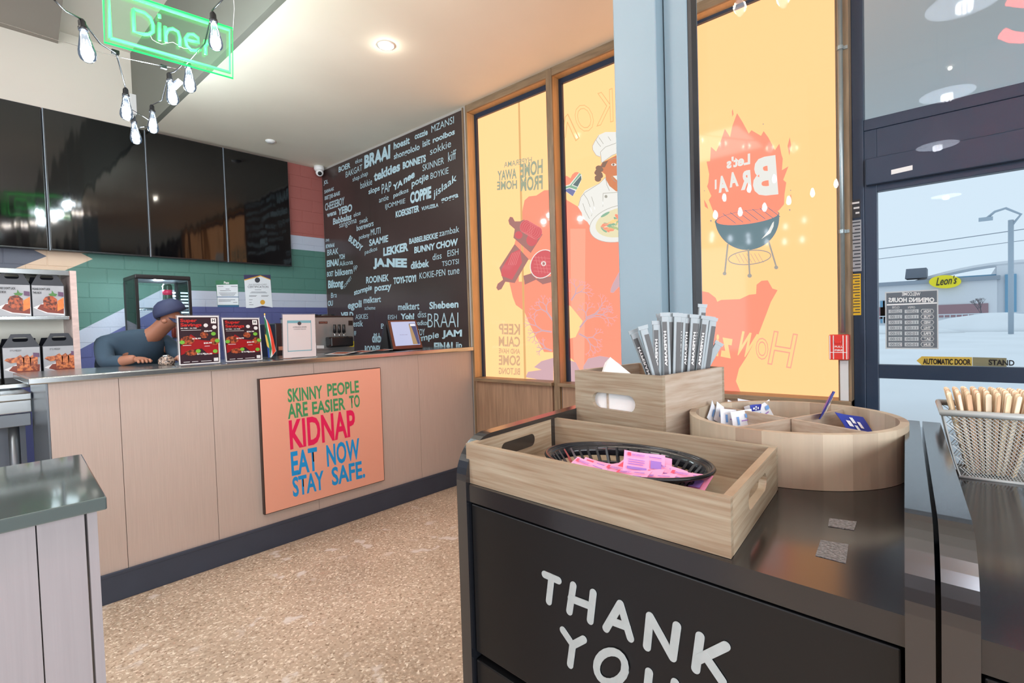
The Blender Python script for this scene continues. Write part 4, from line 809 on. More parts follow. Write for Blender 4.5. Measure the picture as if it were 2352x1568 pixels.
MB().poly([cxm(803, 796, -.002), cxm(813, 796, -.002), cxm(813, 783, -.002), cxm(803, 783, -.002)]).build('yellow_label', mat('label_yellow', (232, 214, 40), .4), sv)
MB().poly([cxm(727, 800, -.002), cxm(744, 800, -.002), cxm(744, 793, -.002), cxm(727, 793, -.002)]).build('name_label', m_paperw, sv)
MB().box((sx0+.02, YM-.001, cxm(740, 803).z-.003), (sx1-.02, YM, cxm(740, 803).z)).build('panel_line', m_steel_d, sv)
pbn = thing('prep_bench', 'steel prep bench behind the counter carrying the ice cream machine', 'bench', (2.1, 4.2, 0))
MB().box((1.45, 3.93, .86), (2.75, 4.53, .90)).build('top', m_steel, pbn)
for xx in (1.48, 2.70):
    for yy in (3.96, 4.48): MB().tube([(xx, yy, 0), (xx, yy, .86)], .02, 10).build('leg', m_steel_d, pbn, True)
# dark dispenser behind the flag and the card
dk_ = thing('drink_dispenser', 'dark boxed dispenser standing behind the flag on the back bench', 'dispenser', (1.75, 4.1, .88))
xa_, xb3 = at(632, 760, 'y', 4.1).x, at(655, 760, 'y', 4.1).x
MB().box((xa_, 4.1, .901), (xb3+.13, 4.4, at(640, 742, 'y', 4.1).z)).build('body', mat('dispenser_black', (28, 32, 40), .3), dk_, bevel=.008)
MB().box((xa_+.02, 4.098, 1.16), (xa_+.12, 4.10, 1.19)).build('badge', m_steel, dk_)
# jar at the person's hands
jx = at(383, 838, 'y', 3.5); jr = thing('spice_jar', 'small squat jar with patterned lid in front of the bending person', 'jar', (jx.x, 3.5, ZT))
MB().lathe((jx.x, 3.5, ZT), [(.036, 0), (.042, .01), (.042, .03), (.03, .045), (.018, .05)], 18).build('body', mat('jar_pattern', (172, 150, 134), .25, noise=.06, nscale=90, col2=(60, 52, 50)), jr, True); MB().lathe((jx.x, 3.5, ZT+.048), [(.02, 0), (.02, .008), (.012, .011)], 16).build('lid', m_steel, jr, True)

# ------------------------------------------------------------------ person bending over the counter
def skinned(name, chains, m, parent, sub=2):
    """chains: list of [(point, radius)...]; the first point of later chains may repeat an earlier one"""
    pts, rad, ed, idx = [], [], [], {}
    for ch in chains:
        prev = None
        for p, r in ch:
            k = tuple(round(c, 4) for c in p)
            if k not in idx: idx[k] = len(pts); pts.append(V(p)); rad.append(r)
            if prev is not None and prev != idx[k]: ed.append((prev, idx[k]))
            prev = idx[k]
    me = bpy.data.meshes.new(name); me.from_pydata(pts, ed, []); ob = bpy.data.objects.new(name, me); COL.objects.link(ob)
    s_ = ob.modifiers.new('skin', 'SKIN'); s_.use_smooth_shade = True
    for i, v in enumerate(me.skin_vertices[0].data): rr = rad[i]; v.radius = rr if isinstance(rr, tuple) else (rr, rr); v.use_root = (i == 0)
    q = ob.modifiers.new('sub', 'SUBSURF'); q.levels = sub; q.render_levels = sub
    bpy.context.view_layer.update(); dg = bpy.context.evaluated_depsgraph_get()
    out = bpy.data.meshes.new_from_object(ob.evaluated_get(dg)); bpy.data.objects.remove(ob); bpy.data.meshes.remove(me)
    off = base_of(parent)
    for v in out.vertices: v.co -= off
    for p in out.polygons: p.use_smooth = True
    return link(name, out, m, parent)
m_skin = mat('skin', (150, 100, 78), .5); m_cloth = mat('navy_workwear', (46, 68, 86), .8, noise=.3, nscale=6, dark=.8); m_cap = mat('navy_cap', (38, 46, 78), .7); m_trou = mat('dark_trousers', (36, 40, 50), .8)
pe = thing('person', 'person in dark blue-grey clothes and navy cap bending low over the counter', 'person', (.86, 4.25, 0))
hip = V((.82, 4.28, .90)); wst = V((.83, 4.20, 1.04)); chest = V((.89, 4.04, 1.235)); neck = V((.985, 3.91, 1.335)); 
shL = chest+V((-.17, .02, .02)); shR = chest+V((.17, -.02, -.0)); head = V((1.045, 3.84, 1.43)); jaw = V((1.068, 3.815, 1.372))
elL = V((.70, 3.86, 1.145)); wrL = V((.80, 3.66, 1.174)); elR = V((1.12, 3.84, 1.15)); wrR = V((1.03, 3.62, 1.174))
knL, anL, toL = V((.76, 4.26, .50)), V((.75, 4.33, .09)), V((.76, 4.20, .035)); knR, anR, toR = V((.95, 4.28, .50)), V((.96, 4.36, .09)), V((.97, 4.22, .035))
skinned('body', [[(hip, .12), (wst, .105), (chest, (.10, .08)), (neck, .05), (head, (.078, .088)), (jaw, (.05, .055))],
                 [(chest, .10), (shL, .045), (elL, .038), (wrL, .027)], [(chest, .10), (shR, .045), (elR, .038), (wrR, .027)],
                 [(hip, .12), (knL, .06), (anL, .042), (toL, .035)], [(hip, .12), (knR, .06), (anR, .042), (toR, .035)]], m_skin, pe)
skinned('shirt', [[(hip, .15), (wst, .145), (chest, (.16, .135)), (neck+V((-.012, .012, -.012)), .072)], [(chest, .14), (shL, .066), (elL, .05), (elL*.35+wrL*.65, .036)], [(chest, .14), (shR, .066), (elR, .05), (elR*.35+wrR*.65, .036)]], m_cloth, pe)
skinned('trousers', [[(hip+V((0, 0, .02)), .15), (knL, .078), (anL, .06)], [(hip+V((0, 0, .02)), .15), (knR, .078), (anR, .06)]], m_trou, pe)
for wr, sgn in ((wrL, 1), (wrR, -1)):
    palm = wr+V((.02*sgn, -.045, -.012)); hd = [[(wr, .026), (palm, (.036, .016))]]
    for k in range(4): b0 = palm+V(((k-1.5)*.019, -.02, 0)); hd.append([(palm, .02), (b0, .0095), (b0+V((0, -.03+.004*abs(k-1.5), .004)), .0085), (b0+V((0, -.05+.006*abs(k-1.5), -.012)), .007)])
    hd.append([(palm, .02), (palm+V((.03*sgn, -.0, -.002)), .0095), (palm+V((.045*sgn, -.025, -.006)), .008)])
    skinned('hand', hd, m_skin, pe, 1)
ax_ = V((-.32, .10, .94)).normalized(); hc = head+V((-.005, .005, .012))
MB().lathe(hc, [(.091, .0), (.092, .022), (.086, .048), (.068, .076), (.04, .093), (.006, .098)], 24, ax_).build('cap', m_cap, pe, True)
fdir = V((.62, -.62, -.42)).normalized(); sd_ = fdir.cross(ax_).normalized()
q = MB(); rim_ = [hc+fdir*(.078*cos(t))+sd_*(.078*sin(t))+ax_*.004 for t in [(-1.1+.22*k) for k in range(11)]]; out_ = [hc+fdir*(.078*cos(t)+.065*cos(t))+sd_*(.082*sin(t))-ax_*.012 for t in [(-1.1+.22*k) for k in range(11)]]
q.add(rim_+out_, [[k, k+1, 12+k, 11+k] for k in range(10)]); pk_ = q.build('cap_peak', m_cap, pe); sm_ = pk_.modifiers.new('s', 'SOLIDIFY'); sm_.thickness = .004
MB().lathe(head+fdir*.088-ax_*.028, [(.012, -.012), (.015, .0), (.008, .014), (.001, .018)], 10, fdir).build('nose', m_skin, pe, True)
for sg_ in (-1, 1):
    MB().lathe(head+fdir*.079-ax_*.004+sd_*.03*sg_, [(.002, -.006), (.009, 0), (.003, .005)], 10, fdir).build('eye', m_white, pe, True)
    MB().lathe(head+sd_*.088*sg_-ax_*.02, [(.008, -.006), (.02, 0), (.012, .008)], 12, sd_*sg_, 1, .7).build('ear', m_skin, pe, True)
MB().tube([head+fdir*.083-ax_*.055+sd_*t for t in (-.022, -.008, .008, .022)], .005, 6).build('mouth', mat('lip', (120, 66, 58), .5), pe, True)
skinned('hair', [[(head+V((-.03, .03, -.0)), .075), (head+V((-.045, .045, -.04)), .06)]], mat('dark_hair', (34, 28, 28), .6), pe)

# ------------------------------------------------------------------ neon sign
YN = 3.0
sq = lambda x, y: Q(x, y, YN)
ns = thing('neon_sign', 'green glowing Diner sign on clear acrylic hanging near the ceiling', 'neon sign', sq(388, 100))
TL, TR, BR, BL = sq(236, -33), sq(534, 65), sq(535, 180), sq(240, 97)
m_acs = clear('sign_acrylic', (.90, .98, .93), haze=.012, rough=.02, emit=(30, 230, 90), es=.05)  # weak green emission in the sheet stands in for the tubes' halo
MB().hexa([TL, TR, BR, BL], [p+V((0, .006, 0)) for p in (TL, TR, BR, BL)]).build('acrylic_panel', m_acs, ns)
g1_ = mat('neon_green', (60, 220, 120), .4, emit=(64, 255, 84), es=2.3); g2_ = mat('acrylic_edge_glow', (20, 160, 80), .4, emit=(20, 230, 90), es=1.2)
MB().tube([TL, TR, BR, BL, TL], .005, 4).build('lit_edge', g2_, ns)
I = lambda a, b: BL*(1-a)*(1-b)+BR*a*(1-b)+TR*a*b+TL*(1-a)*b+V((0, -.012, 0))
MB().tube([I(.035, .08), I(.965, .08), I(.965, .92), I(.035, .92), I(.035, .08)], .0085, 8).build('border_tube', g1_, ns, True)
zq = lambda x, y: Q(x/2.529, y/2.529, YN, -.012)
def arc(cx, cy, rx, ry, a0, a1, n=14): return [(cx+rx*cos(radians(a0+(a1-a0)*k/n)), cy+ry*sin(radians(a0+(a1-a0)*k/n))) for k in range(n+1)]
strokes = [[(770, 62), (775, 190), (830, 205), (860, 205), (885, 190), (885, 150), (870, 110), (835, 80), (770, 60)], [(920, 90), (922, 110)], [(922, 140), (922, 240)],
           [(955, 160), (960, 250)], [(958, 205), (970, 178), (1000, 172), (1030, 190), (1040, 225), (1040, 275)],
           [(1078, 235), (1150, 252), (1145, 225), (1120, 205), (1090, 205), (1072, 230), (1080, 270), (1105, 295), (1135, 300), (1160, 292)], [(1188, 240), (1190, 320)], [(1190, 270), (1205, 245), (1228, 240)]]
q = MB()
for s_ in strokes: q.tube([zq(*p) for p in s_], .0082, 8)
q.build('letter_tube', g1_, ns, True)
MB().tube([sq(535, 70), sq(538, 20)+V((0, 0, .0)), V((TR.x, YN, 3.9))], .0012, 5).tube([sq(238, -20), V((TL.x, YN, 3.94))], .0012, 5).build('hanging_wire', m_white, ns)
MB().tube([zq(*p) for p in ((870, 212), (880, 235), (905, 250), (935, 262), (1000, 250), (1060, 285), (1110, 290))], .0012, 5).build('lead_wire', m_white, ns)

# ------------------------------------------------------------------ string lights
m_bulb = clear('bulb_glass', (.95, .97, 1), emit=(190, 220, 255), es=.22); m_fil = mat('filament', (255, 255, 255), .4, emit=(228, 240, 255), es=14)
sl = thing('string_lights', 'string of clear pear shaped bulbs with black sockets hanging by the neon sign', 'string lights', dep(395, 215, 2.9))
BPX = [(198, 108, 2.16, 35, .12), (494, 85, 2.44, 31, .05), (435, 185, 2.85, 27, .03), (395, 215, 2.9, 26, .1), (290, 250, 2.98, 26, -.02), (351, 283, 3.35, 23, .0), (311, 308, 3.4, 23, .08)]
tops = []
for (bx, by, D, wpx, tilt) in BPX:
    c_ = dep(bx, by, D); R_ = wpx/2*D/F; ax2 = (V((0, 0, -1))+rt*tilt).normalized(); H_ = R_*4.1
    t0_ = c_-ax2*(H_*.52)
    so = MB().lathe(t0_, [(R_*.25, -R_*1.5), (R_*.42, -R_*1.2), (R_*.45, -R_*.5), (R_*.55, -R_*.4), (R_*.55, 0)], 14, ax2).build('socket', m_black, sl, True)
    MB().lathe(t0_, [(R_*.42, 0), (R_*.5, H_*.12), (R_*.75, H_*.42), (R_*.97, H_*.66), (R_, H_*.78), (R_*.85, H_*.9), (R_*.5, H_*.98), (R_*.05, H_)], 20, ax2).build('bulb', m_bulb, so, True)
    a3 = rt; q = MB()
    for k in range(4): o_ = (a3*cos(k*pi/2)+fw*sin(k*pi/2))*R_*.22; q.tube([t0_+ax2*H_*.3+o_, t0_+ax2*H_*.75+o_*1.2], R_*.07, 5)
    q.build('filament', m_fil, so); tops.append(t0_-ax2*R_*1.5)
    point('bulb_lamp', c_, 9.0, (.84, .96, 1), .03)
cb_ = MB()
cb_.tube([dep(105, -20, 1.9), dep(150, 25, 2.05), tops[0], dep(230, 100, 2.3), dep(266, 122, 2.5), dep(272, 140, 2.55), tops[4], dep(302, 262, 3.2), tops[6]], .0035, 6)
cb_.tube([dep(530, -20, 2.2), tops[1]+V((0, 0, .01)), dep(470, 100, 2.6), dep(425, 150, 2.8), tops[2]], .0035, 6)
cb_.tube([tops[2], dep(412, 155, 2.85), dep(400, 165, 2.85), tops[3], dep(372, 230, 3.1), tops[5], dep(340, 290, 3.3), dep(322, 292, 3.4)], .0035, 6)
cb_.tube([dep(300, 250, 3.0), dep(330, 268, 3.3), dep(348, 280, 3.35)], .002, 5)
cb_.build('cable', m_black, sl, True)
MB().tube([dep(-10, 48, 2.3), dep(130, 92, 2.4), dep(268, 130, 2.5), dep(375, 152, 2.8), dep(420, 160, 2.9)], .0012, 5).build('support_wire', m_steel, sl)
for (x, y, D) in ((263, 120, 2.5), (374, 154, 2.8)): c_ = dep(x, y, D); MB().obox(c_-V((.012, .01, .008)), (.03, 0, 0), (0, .018, 0), (0, 0, .018)).build('connector', m_black, sl)
po = dep(386, 200, 2.95); pb_ = thing('power_adapter', 'small white power adapter tied to the light cable below the neon sign', 'adapter', po)
MB().obox(po, (rt*.8+up*.75)*.07, (rt*.6-up*.5)*.028, fw*.03).build('body', m_white, pb_, bevel=.003); MB().obox(po-fw*.001+(rt*.8+up*.75)*.01, (rt*.8+up*.75)*.045, (rt*.6-up*.5)*.012, -fw*.001).build('label_print', m_ink, pb_)
pw = at(312, 240, 'x', 1.359); ob_ = thing('wall_outlet_box', 'white outlet box on the ceiling drop with black plugs in it', 'outlet', pw)
MB().box((1.31, pw.y-.03, pw.z-.10), (1.359, pw.y+.1, pw.z+.08)).build('box', m_white, ob_, bevel=.004)
MB().box((1.27, pw.y+.02, pw.z+.03), (1.31, pw.y+.06, pw.z+.06)).box((1.27, pw.y+.0, pw.z-.06), (1.31, pw.y+.05, pw.z-.02)).build('plug', m_black, ob_)
# more light strings over the dining side behind the camera (the first added as ceiling fill, the others seen reflected in the glass)
m_mini = mat('mini_bulb', (255, 255, 255), .4, emit=(235, 242, 255), es=70)
m_mini2 = mat('mini_bulb_soft', (255, 255, 255), .4, emit=(240, 240, 250), es=12)
t = thing('string_lights', 'added fill string of small bulbs above the camera lighting the ceiling', 'string lights', (.9, 1.0, 3.0))  # unseen strand added to throw warm light onto the ceiling
cp = [V((.25+.13*i, .35+.17*i, 3.05-.12*sin(pi*i/9))) for i in range(10)]; MB().tube(cp, .004, 5).build('cable', m_black, t)
for i in range(1, 10):
    MB().lathe(cp[i], [(.008, -.005), (.022, -.04), (.026, -.07), (.012, -.1)], 10).build('bulb', m_mini2, t, True); point('strand_fill_lamp', cp[i]-V((0, 0, .06)), 8.0, (1, .86, .68), .03)
for k, (ya, yb2, zz) in enumerate(((.9, 3.2, 2.75), (1.5, 4.4, 2.95))):
    t = thing('string_lights', ['string of small bulbs over the dining room behind the camera, lower strand', 'string of small bulbs over the dining room behind the camera, upper strand'][k], 'string lights', (-2.2, ya, zz))
    P0, P1 = V((-3.6, ya, zz+.2)), V((-1.0-k*.6, yb2, zz)); q = MB(); cp = []
    for i in range(13): f_ = i/12; cp.append(P0.lerp(P1, f_)-V((0, 0, .35*sin(pi*f_)**1)))
    MB().tube(cp, .004, 5).build('cable', m_black, t)
    for i in range(1, 12): MB().lathe(cp[i], [(.008, -.005), (.022, -.04), (.026, -.07), (.012, -.1)], 10).build('bulb', m_mini, t, True)
# pendants in a row behind the camera, mirrored by the glass partition
m_shade = mat('pendant_shade', (150, 156, 160), .4); m_shin = mat('shade_inside_glow', (240, 244, 248), .6, emit=(225, 236, 255), es=14); m_lamp = mat('lamp_tube', (255, 255, 255), .4, emit=(240, 246, 255), es=50)  # liner given its own emission in place of lamplight inside the shade
for k, (px_, py_, D) in enumerate(((2215, 5, 3.40), (2175, 216, 4.5), (2153, 334, 5.9))):
    s_ = [.788, .84, .834][k]; vp = dep(px_, py_, D*s_); c_ = V((2*XP-vp.x, vp.y, vp.z)); R_ = .165
    t = thing('pendant_lamp', ['cone pendant lamp with white inside, nearest to the window glass', 'cone pendant lamp, second in the row behind the camera', 'cone pendant lamp, farthest in the row behind the camera'][k], 'lamp', c_, 'pendant lamps behind the camera')
    MB().lathe(c_, [(R_, 0), (R_*.95, .03), (R_*.5, .12), (R_*.2, .17), (R_*.12, .25), (.02, .27)], 28).build('shade', m_shade, t, True)
    MB().lathe(c_, [(R_*.985, -.001), (R_*.9, .02), (R_*.5, .08)], 28).build('shade_liner', m_shin, t, True)
    q = MB()
    for i in range(8): a = i*pi/4; q.tube([c_+V((.028*cos(a), .028*sin(a), .015)), c_+V((.028*cos(a), .028*sin(a), -.045))], .008, 6)
    q.build('lamp_tube', m_lamp, t); MB().tube([c_+V((0, 0, .27)), V((c_.x, c_.y, 3.945))], .004, 6).build('cord', m_black, t)
# red neon lettering behind the camera, seen reflected at the top right
vpt = [dep(x, y, 3.6) for x, y in ((2420, 0), (2370, -18), (2325, -5), (2318, 2), (2400, 12))]; vp2 = [dep(x, y, 3.6) for x, y in ((2303, 76), (2325, 85), (2350, 86), (2385, 70), (2400, 50))]
rn = thing('red_neon_sign', 'red neon sign strokes on the dining side behind the camera', 'neon sign', (2*XP-vpt[0].x, vpt[0].y, vpt[0].z))
m_rn = mat('neon_red', (255, 80, 70), .4, emit=(255, 90, 80), es=60); mir = lambda p: V((2*XP-p.x, p.y, p.z))
MB().tube([mir(p) for p in vpt], .03, 10).tube([mir(p) for p in vp2], .035, 10).build('tube', m_rn, rn, True)

# ------------------------------------------------------------------ black cabinets with trays
m_cab = mat('black_cabinet', (16, 17, 19), .35, noise=.3, nscale=14, dark=.8); m_cabtop = mat('black_cabinet_top', (26, 27, 30), .16); m_cabtop.node_tree.nodes['Principled BSDF'].inputs['IOR'].default_value = 1.75
m_cabpan = mat('black_panel_edge', (26, 28, 33), .15, noise=.3, nscale=10, stretch=(1, 4, 1), dark=.8); m_cabpan.node_tree.nodes['Principled BSDF'].inputs['IOR'].default_value = 2.0
S4 = V((cos(radians(4)), sin(radians(4)), 0)); O0 = V((.624, .667, 0)); O1 = V((.588, .043, 0)); T4 = (O1-O0).normalized(); WC = (O1-O0).length; DC = .62; UZ = V((0, 0, 1))
def cp(s_, t_, z): return O0+S4*s_+T4*t_+UZ*z
def cbox(mb, s0, s1, t0, t1, z0, z1): return mb.obox(cp(s0, t0, z0), S4*(s1-s0), T4*(t1-t0), UZ*(z1-z0))
def panel_side(t0, th, name, parent, front=-.004):
    prof = [(front, 0)]+[(front+.075*(1-cos(radians(a)))*1.0, 1.10-.075*(1-sin(radians(a)))) for a in range(0, 91, 9)]+[(DC+.01, 1.10), (DC+.01, 0)]
    plate(prof, [], th, cp(0, t0, 0), S4, UZ, T4, name, m_cabpan, parent, bevel=.002)
cab = thing('condiment_cabinet', 'black self-service waste cabinet with THANK YOU lettering on its flap', 'cabinet', cp(.3, .3, 0))
cbox(MB(), 0, DC, 0, WC, .99, 1.02).build('top_board', m_cabtop, cab); panel_side(-.026, .026, 'side_panel', cab); panel_side(WC, .022, 'side_panel', cab)
cbox(MB(), .006, .025, .003, WC-.003, .715, .984).build('flap', m_cab, cab, bevel=.002); cbox(MB(), .006, .025, .003, WC-.003, .30, .700).build('flap', m_cab, cab, bevel=.002)
cbox(MB(), .004, .03, .0, WC, .0, .29).build('plinth', m_cab, cab); cbox(MB(), DC-.02, DC, 0, WC, 0, .99).build('back_panel', m_cab, cab)
nF = S4.cross(UZ); nF = (O1-O0).cross(UZ).normalized(); nF = nF if nF.x < 0 else -nF
PF = cp(.006, 0, 0)
def fp_(x, y): return onp(x, y, PF, nF)+nF*.0012
m_stk = mat('sticker_white', (168, 177, 178), .5, noise=.3, nscale=60, dark=.85)
LET = {'T': [[(1252, 1318), (1284, 1332)], [(1268, 1326), (1262, 1380)]], 'H': [[(1318, 1343), (1309, 1403)], [(1364, 1360), (1357, 1424)], [(1313, 1373), (1360, 1391)]], 'A': [[(1393, 1442), (1426, 1386), (1449, 1464)], [(1404, 1424), (1442, 1438)]],
       'N': [[(1487, 1484), (1494, 1414), (1546, 1508), (1556, 1436)]], 'K': [[(1599, 1535), (1609, 1460)], [(1668, 1482), (1606, 1512)], [(1622, 1506), (1660, 1562)]],
       'Y': [[(1294, 1446), (1317, 1480)], [(1342, 1467), (1317, 1480), (1311, 1525)]], 'O': [ell(1405, 1530, 33, 36, .25, 20)+[ell(1405, 1530, 33, 36, .25, 20)[0]]], 'U': [[(1492, 1542), (1487, 1590), (1500, 1615), (1525, 1622), (1545, 1600), (1552, 1566)]]}
for kk_, sts in LET.items():
    q = MB()
    for j_, s_ in enumerate(sts):
        P = [fp_(*p) for p in s_]; hw = .0056
        for i_, (p0, p1) in enumerate(zip(P[:-1], P[1:]), start=j_*3):
            d_ = (p1-p0).normalized(); b_ = d_.cross(nF); ca = [p0+hw*(cos(t)*b_-sin(t)*d_) for t in [pi*j/8 for j in range(9)]]; cb2 = [p1+hw*(-cos(t)*b_+sin(t)*d_) for t in [pi*j/8 for j in range(9)]]
            loop = ca+cb2; o_ = nF*(.00008*i_); q.hexa([p-nF*.0005+o_ for p in loop], [p+nF*.0007+o_ for p in loop])
    q.build('letter_sticker', m_stk, cab)
tag(cab, None)
cab2 = thing('second_cabinet', 'black cabinet at the right edge carrying the wire holder of stirrers', 'cabinet', cp(.3, 1.0, 0))
t2 = WC+.026
panel_side(t2, .026, 'side_panel', cab2); cbox(MB(), 0, DC, t2+.026, t2+.66, .99, 1.02).build('top_board', m_cabtop, cab2); cbox(MB(), .006, .025, t2+.029, t2+.657, .715, .984).build('flap', m_cab, cab2, bevel=.002); cbox(MB(), .006, .025, t2+.029, t2+.657, .0, .70).build('flap', m_cab, cab2, bevel=.002)
cbox(MB(), DC-.02, DC, t2+.026, t2+.66, 0, .99).build('back_panel', m_cab, cab2); panel_side(t2+.66, .026, 'side_panel', cab2)
# tapes
for k, (pts, lab) in enumerate(((((1905, 1190), (1968, 1198), (1962, 1217), (1902, 1208)), 'small strip of clear tape stuck on the cabinet top'), (((1885, 1240), (1949, 1250), (1943, 1293), (1873, 1275)), 'square piece of clear tape near the cabinet front edge'))):
    P = [at(x, y, 'z', 1.0204) for x, y in pts]; tag(settle(MB().hexa([p-V((0, 0, .0003)) for p in P], [p+V((0, 0, .0004)) for p in P]).build('clear_tape', mat('tape', (150, 150, 152), .15, noise=.2, nscale=300, bump=.6, dark=.5))), lab, 'tape')

# wooden tray with handles
m_pau = mat('paulownia', (164, 154, 134), .5, noise=.28, nscale=7, stretch=(4, 1.0, 26), col2=(128, 104, 80)); m_pau2 = mat('paulownia_end', (178, 164, 142), .5, noise=.28, nscale=7, stretch=(1.2, 4, 26), col2=(140, 114, 88))
m_pau3 = mat('paulownia_pale', (186, 174, 160), .5, noise=.25, nscale=6, stretch=(1.4, 4, 20), col2=(156, 134, 112))
def open_box(name, label, cat, F0, U_, W_, h, th, mats, hole_ends, z, hole=None, floor_=True):
    """F0 front-left corner; U_ = vector along the long front side, W_ = vector along the depth"""
    t = thing(name, label, cat, F0+U_*.5+W_*.5); ul, wl_ = U_.length, W_.length; u_, w_ = U_.normalized(), W_.normalized()
    def side(O, dirv, L_, nrm, m_, nm, hl):
        plate([(0, 0), (L_, 0), (L_, h), (0, h)], [hl] if hl else [], th, O, dirv, UZ, nrm, nm, m_, t, bevel=.001)
    side(F0, u_, ul, w_, mats[0], 'front_board', None if hole_ends else hole); side(F0+W_-w_*th, u_, ul, w_, mats[0], 'back_board', None)
    hh = hole if hole_ends else None
    side(F0+w_*th*1.0, w_, wl_-2*th, u_, mats[1], 'end_board', hh); side(F0+w_*th+U_-u_*th, w_, wl_-2*th, u_, mats[1], 'end_board', hh)
    MB().obox(F0+u_*th+w_*th+UZ*.003, U_-u_*2*th, W_-w_*2*th, UZ*.006).build('bottom_board', mats[0], t)
    return t
A0, A1, A2 = at(1073, 1107, 'z', 1.0205), at(1680, 1284, 'z', 1.0205), at(1787, 1125, 'z', 1.0205)
tr = open_box('wooden_tray', 'shallow wooden tray with hand holes holding the black basket', 'tray', A0, A1-A0, (A2-A1), .071, .011, (m_pau, m_pau2), True, 1.02, stadium((A2-A1).length*.5-.011, .040, .115, .026))
# black oval basket
bc = V((.752, .425, 1.031)); m_bas = mat('basket_black', (24, 25, 30), .2)
bs = thing('oval_basket', 'black oval plastic basket with square holes full of pink packets', 'basket', bc)
ea, eb = V((.02, .99, 0)).normalized(), V((.99, -.02, 0)).normalized()
def el(fr, z, t_): return bc+ea*(.140*fr*cos(t_))+eb*(.094*fr*sin(t_))+UZ*z
N_ = 64
def ring(fr0, z0_, fr1, z1_, th_=.0022):
    q = MB(); vs = []
    for k in range(N_): a = 2*pi*k/N_; vs += [el(fr0, z0_, a), el(fr1, z1_, a), el(fr1+.012, z1_, a), el(fr0+.012, z0_, a)]
    fs = []
    for k in range(N_):
        i, j = 4*k, 4*((k+1) % N_)
        for c in range(4): fs.append([i+c, j+c, j+(c+1) % 4, i+(c+1) % 4])
    return q.add(vs, fs)
ring(.97, .039, 1.0, .044).build('rim', m_bas, bs, True); MB().tube([el(1.03, .043, 2*pi*k/N_) for k in range(N_+1)], .0035, 6, False).build('rim_roll', m_bas, bs, True)
ring(.88, .025, .985, .042).build('wall_band', m_bas, bs, True); ring(.795, .012, .82, .0165).build('wall_band', m_bas, bs, True); ring(.72, .0, .76, .006).build('wall_band', m_bas, bs, True)
q = MB()
for k in range(40): a = 2*pi*k/40; q.tube([el(.74, .002, a), el(.97, .037, a)], .0034, 4)
q.build('ribs', m_bas, bs)
q = MB(); q.add([el(.74, .0, 2*pi*k/32) for k in range(32)]+[el(.74, .002, 2*pi*k/32) for k in range(32)], [list(range(32))[::-1], list(range(32, 64))]+[[k, (k+1) % 32, 32+(k+1) % 32, 32+k] for k in range(32)]); q.build('bottom', m_bas, bs)
m_pink = mat('sweetener_pink', (246, 156, 196), .5); m_pkt = mat('packet_ink', (150, 110, 190), .5); m_pkr = mat('packet_red', (236, 70, 100), .5)
def packet(name, c_, u_, v_, m_, label, grp, marks, cat='packet'):
    c_, u_, v_ = V(c_), V(u_), V(v_); n = u_.cross(v_).normalized(); n = n if n.dot(CAM-c_) > 0 else -n
    t = thing(name, label, cat, c_, grp); nx, ny = 8, 5; vs = []; fs = []
    for s_ in (1, -1):
        for j in range(ny+1):
            for i in range(nx+1):
                a, b = i/nx, j/ny; bul = (sin(pi*min(max((a-.08)/.84, 0), 1))*sin(pi*min(max((b-.06)/.88, 0), 1)))**.5*.0022 if .08 < a < .92 else 0
                vs.append(c_+u_*(a-.5)+v_*(b-.5)+n*(s_*(bul+.0003)+.0012*sin(a*5+b*3)))
    K = (nx+1)*(ny+1)
    for s_ in range(2):
        for j in range(ny):
            for i in range(nx): q0 = s_*K+j*(nx+1)+i; fs.append([q0, q0+1, q0+nx+2, q0+nx+1])
    MB().add(vs, fs).build('wrapper', m_, t, True)
    for (a0, b0, a1, b1, mm) in marks:
        if isinstance(mm, str): text(mm, c_+u_*(a0-.5)+v_*(b0-.5)+n*.0042, c_+u_*(a1-.5)+v_*(b0-.5)+n*.0042, c_+u_*(a0-.5)+v_*(b1-.5)+n*.0042, m_pkt, t, bold=.02)
        else: MB().poly([c_+u_*(a-.5)+v_*(b-.5)+n*.0040 for a, b in ((a0, b0), (a1, b0), (a1, b1), (a0, b1))]).build('print', mm, t)
    return t
pm = [(.08, .70, .16, .86, m_pkr), (.18, .72, .5, .84, 'sweetener'), (.1, .52, .5, .56, m_pkt), (.1, .42, .5, .46, m_pkt), (.1, .32, .46, .36, m_pkt), (.08, .10, .55, .22, m_pkt), (.6, .76, .9, .80, m_pkt), (.64, .25, .9, .62, m_pkt)]
cT = lambda x, y, z: at(x, y, 'z', z)
ptl, ptr, pbl = dep(1434, 1033, .83), dep(1527, 1047, .83), dep(1430, 1082, .80)
packet('sweetener_packet', (ptr+pbl)/2, ptr-ptl, ptl-pbl, m_pink, 'pink sweetener packet standing upright against the basket wall', 'pink packets in the basket', pm)
specs = [((1375, 1078), -.4, 'pink packet at the left of the basket, corner up'), ((1420, 1092), .25, 'pink packet lying left of centre in the basket'), ((1470, 1096), -.15, 'pink packet lying in the middle below the upright one'), ((1520, 1088), .5, 'pink packet leaning at the right of the basket'), ((1545, 1104), -.6, 'pink packet at the right end near the rim'), ((1495, 1108), .1, 'pink packet lowest in the basket by the tray edge'), ((1450, 1085), .9, 'pink packet half hidden beneath the upright one'), ((1575, 1106), .2, 'pink packet touching the right basket wall'), ((1400, 1085), -.8, 'pink packet tucked between the left packets'), ((1345, 1080), .3, 'pink packet farthest left in the basket'), ((1510, 1098), -.5, 'pink packet crossing the middle of the pile'), ((1440, 1100), .6, 'pink packet low at the near side of the basket')]
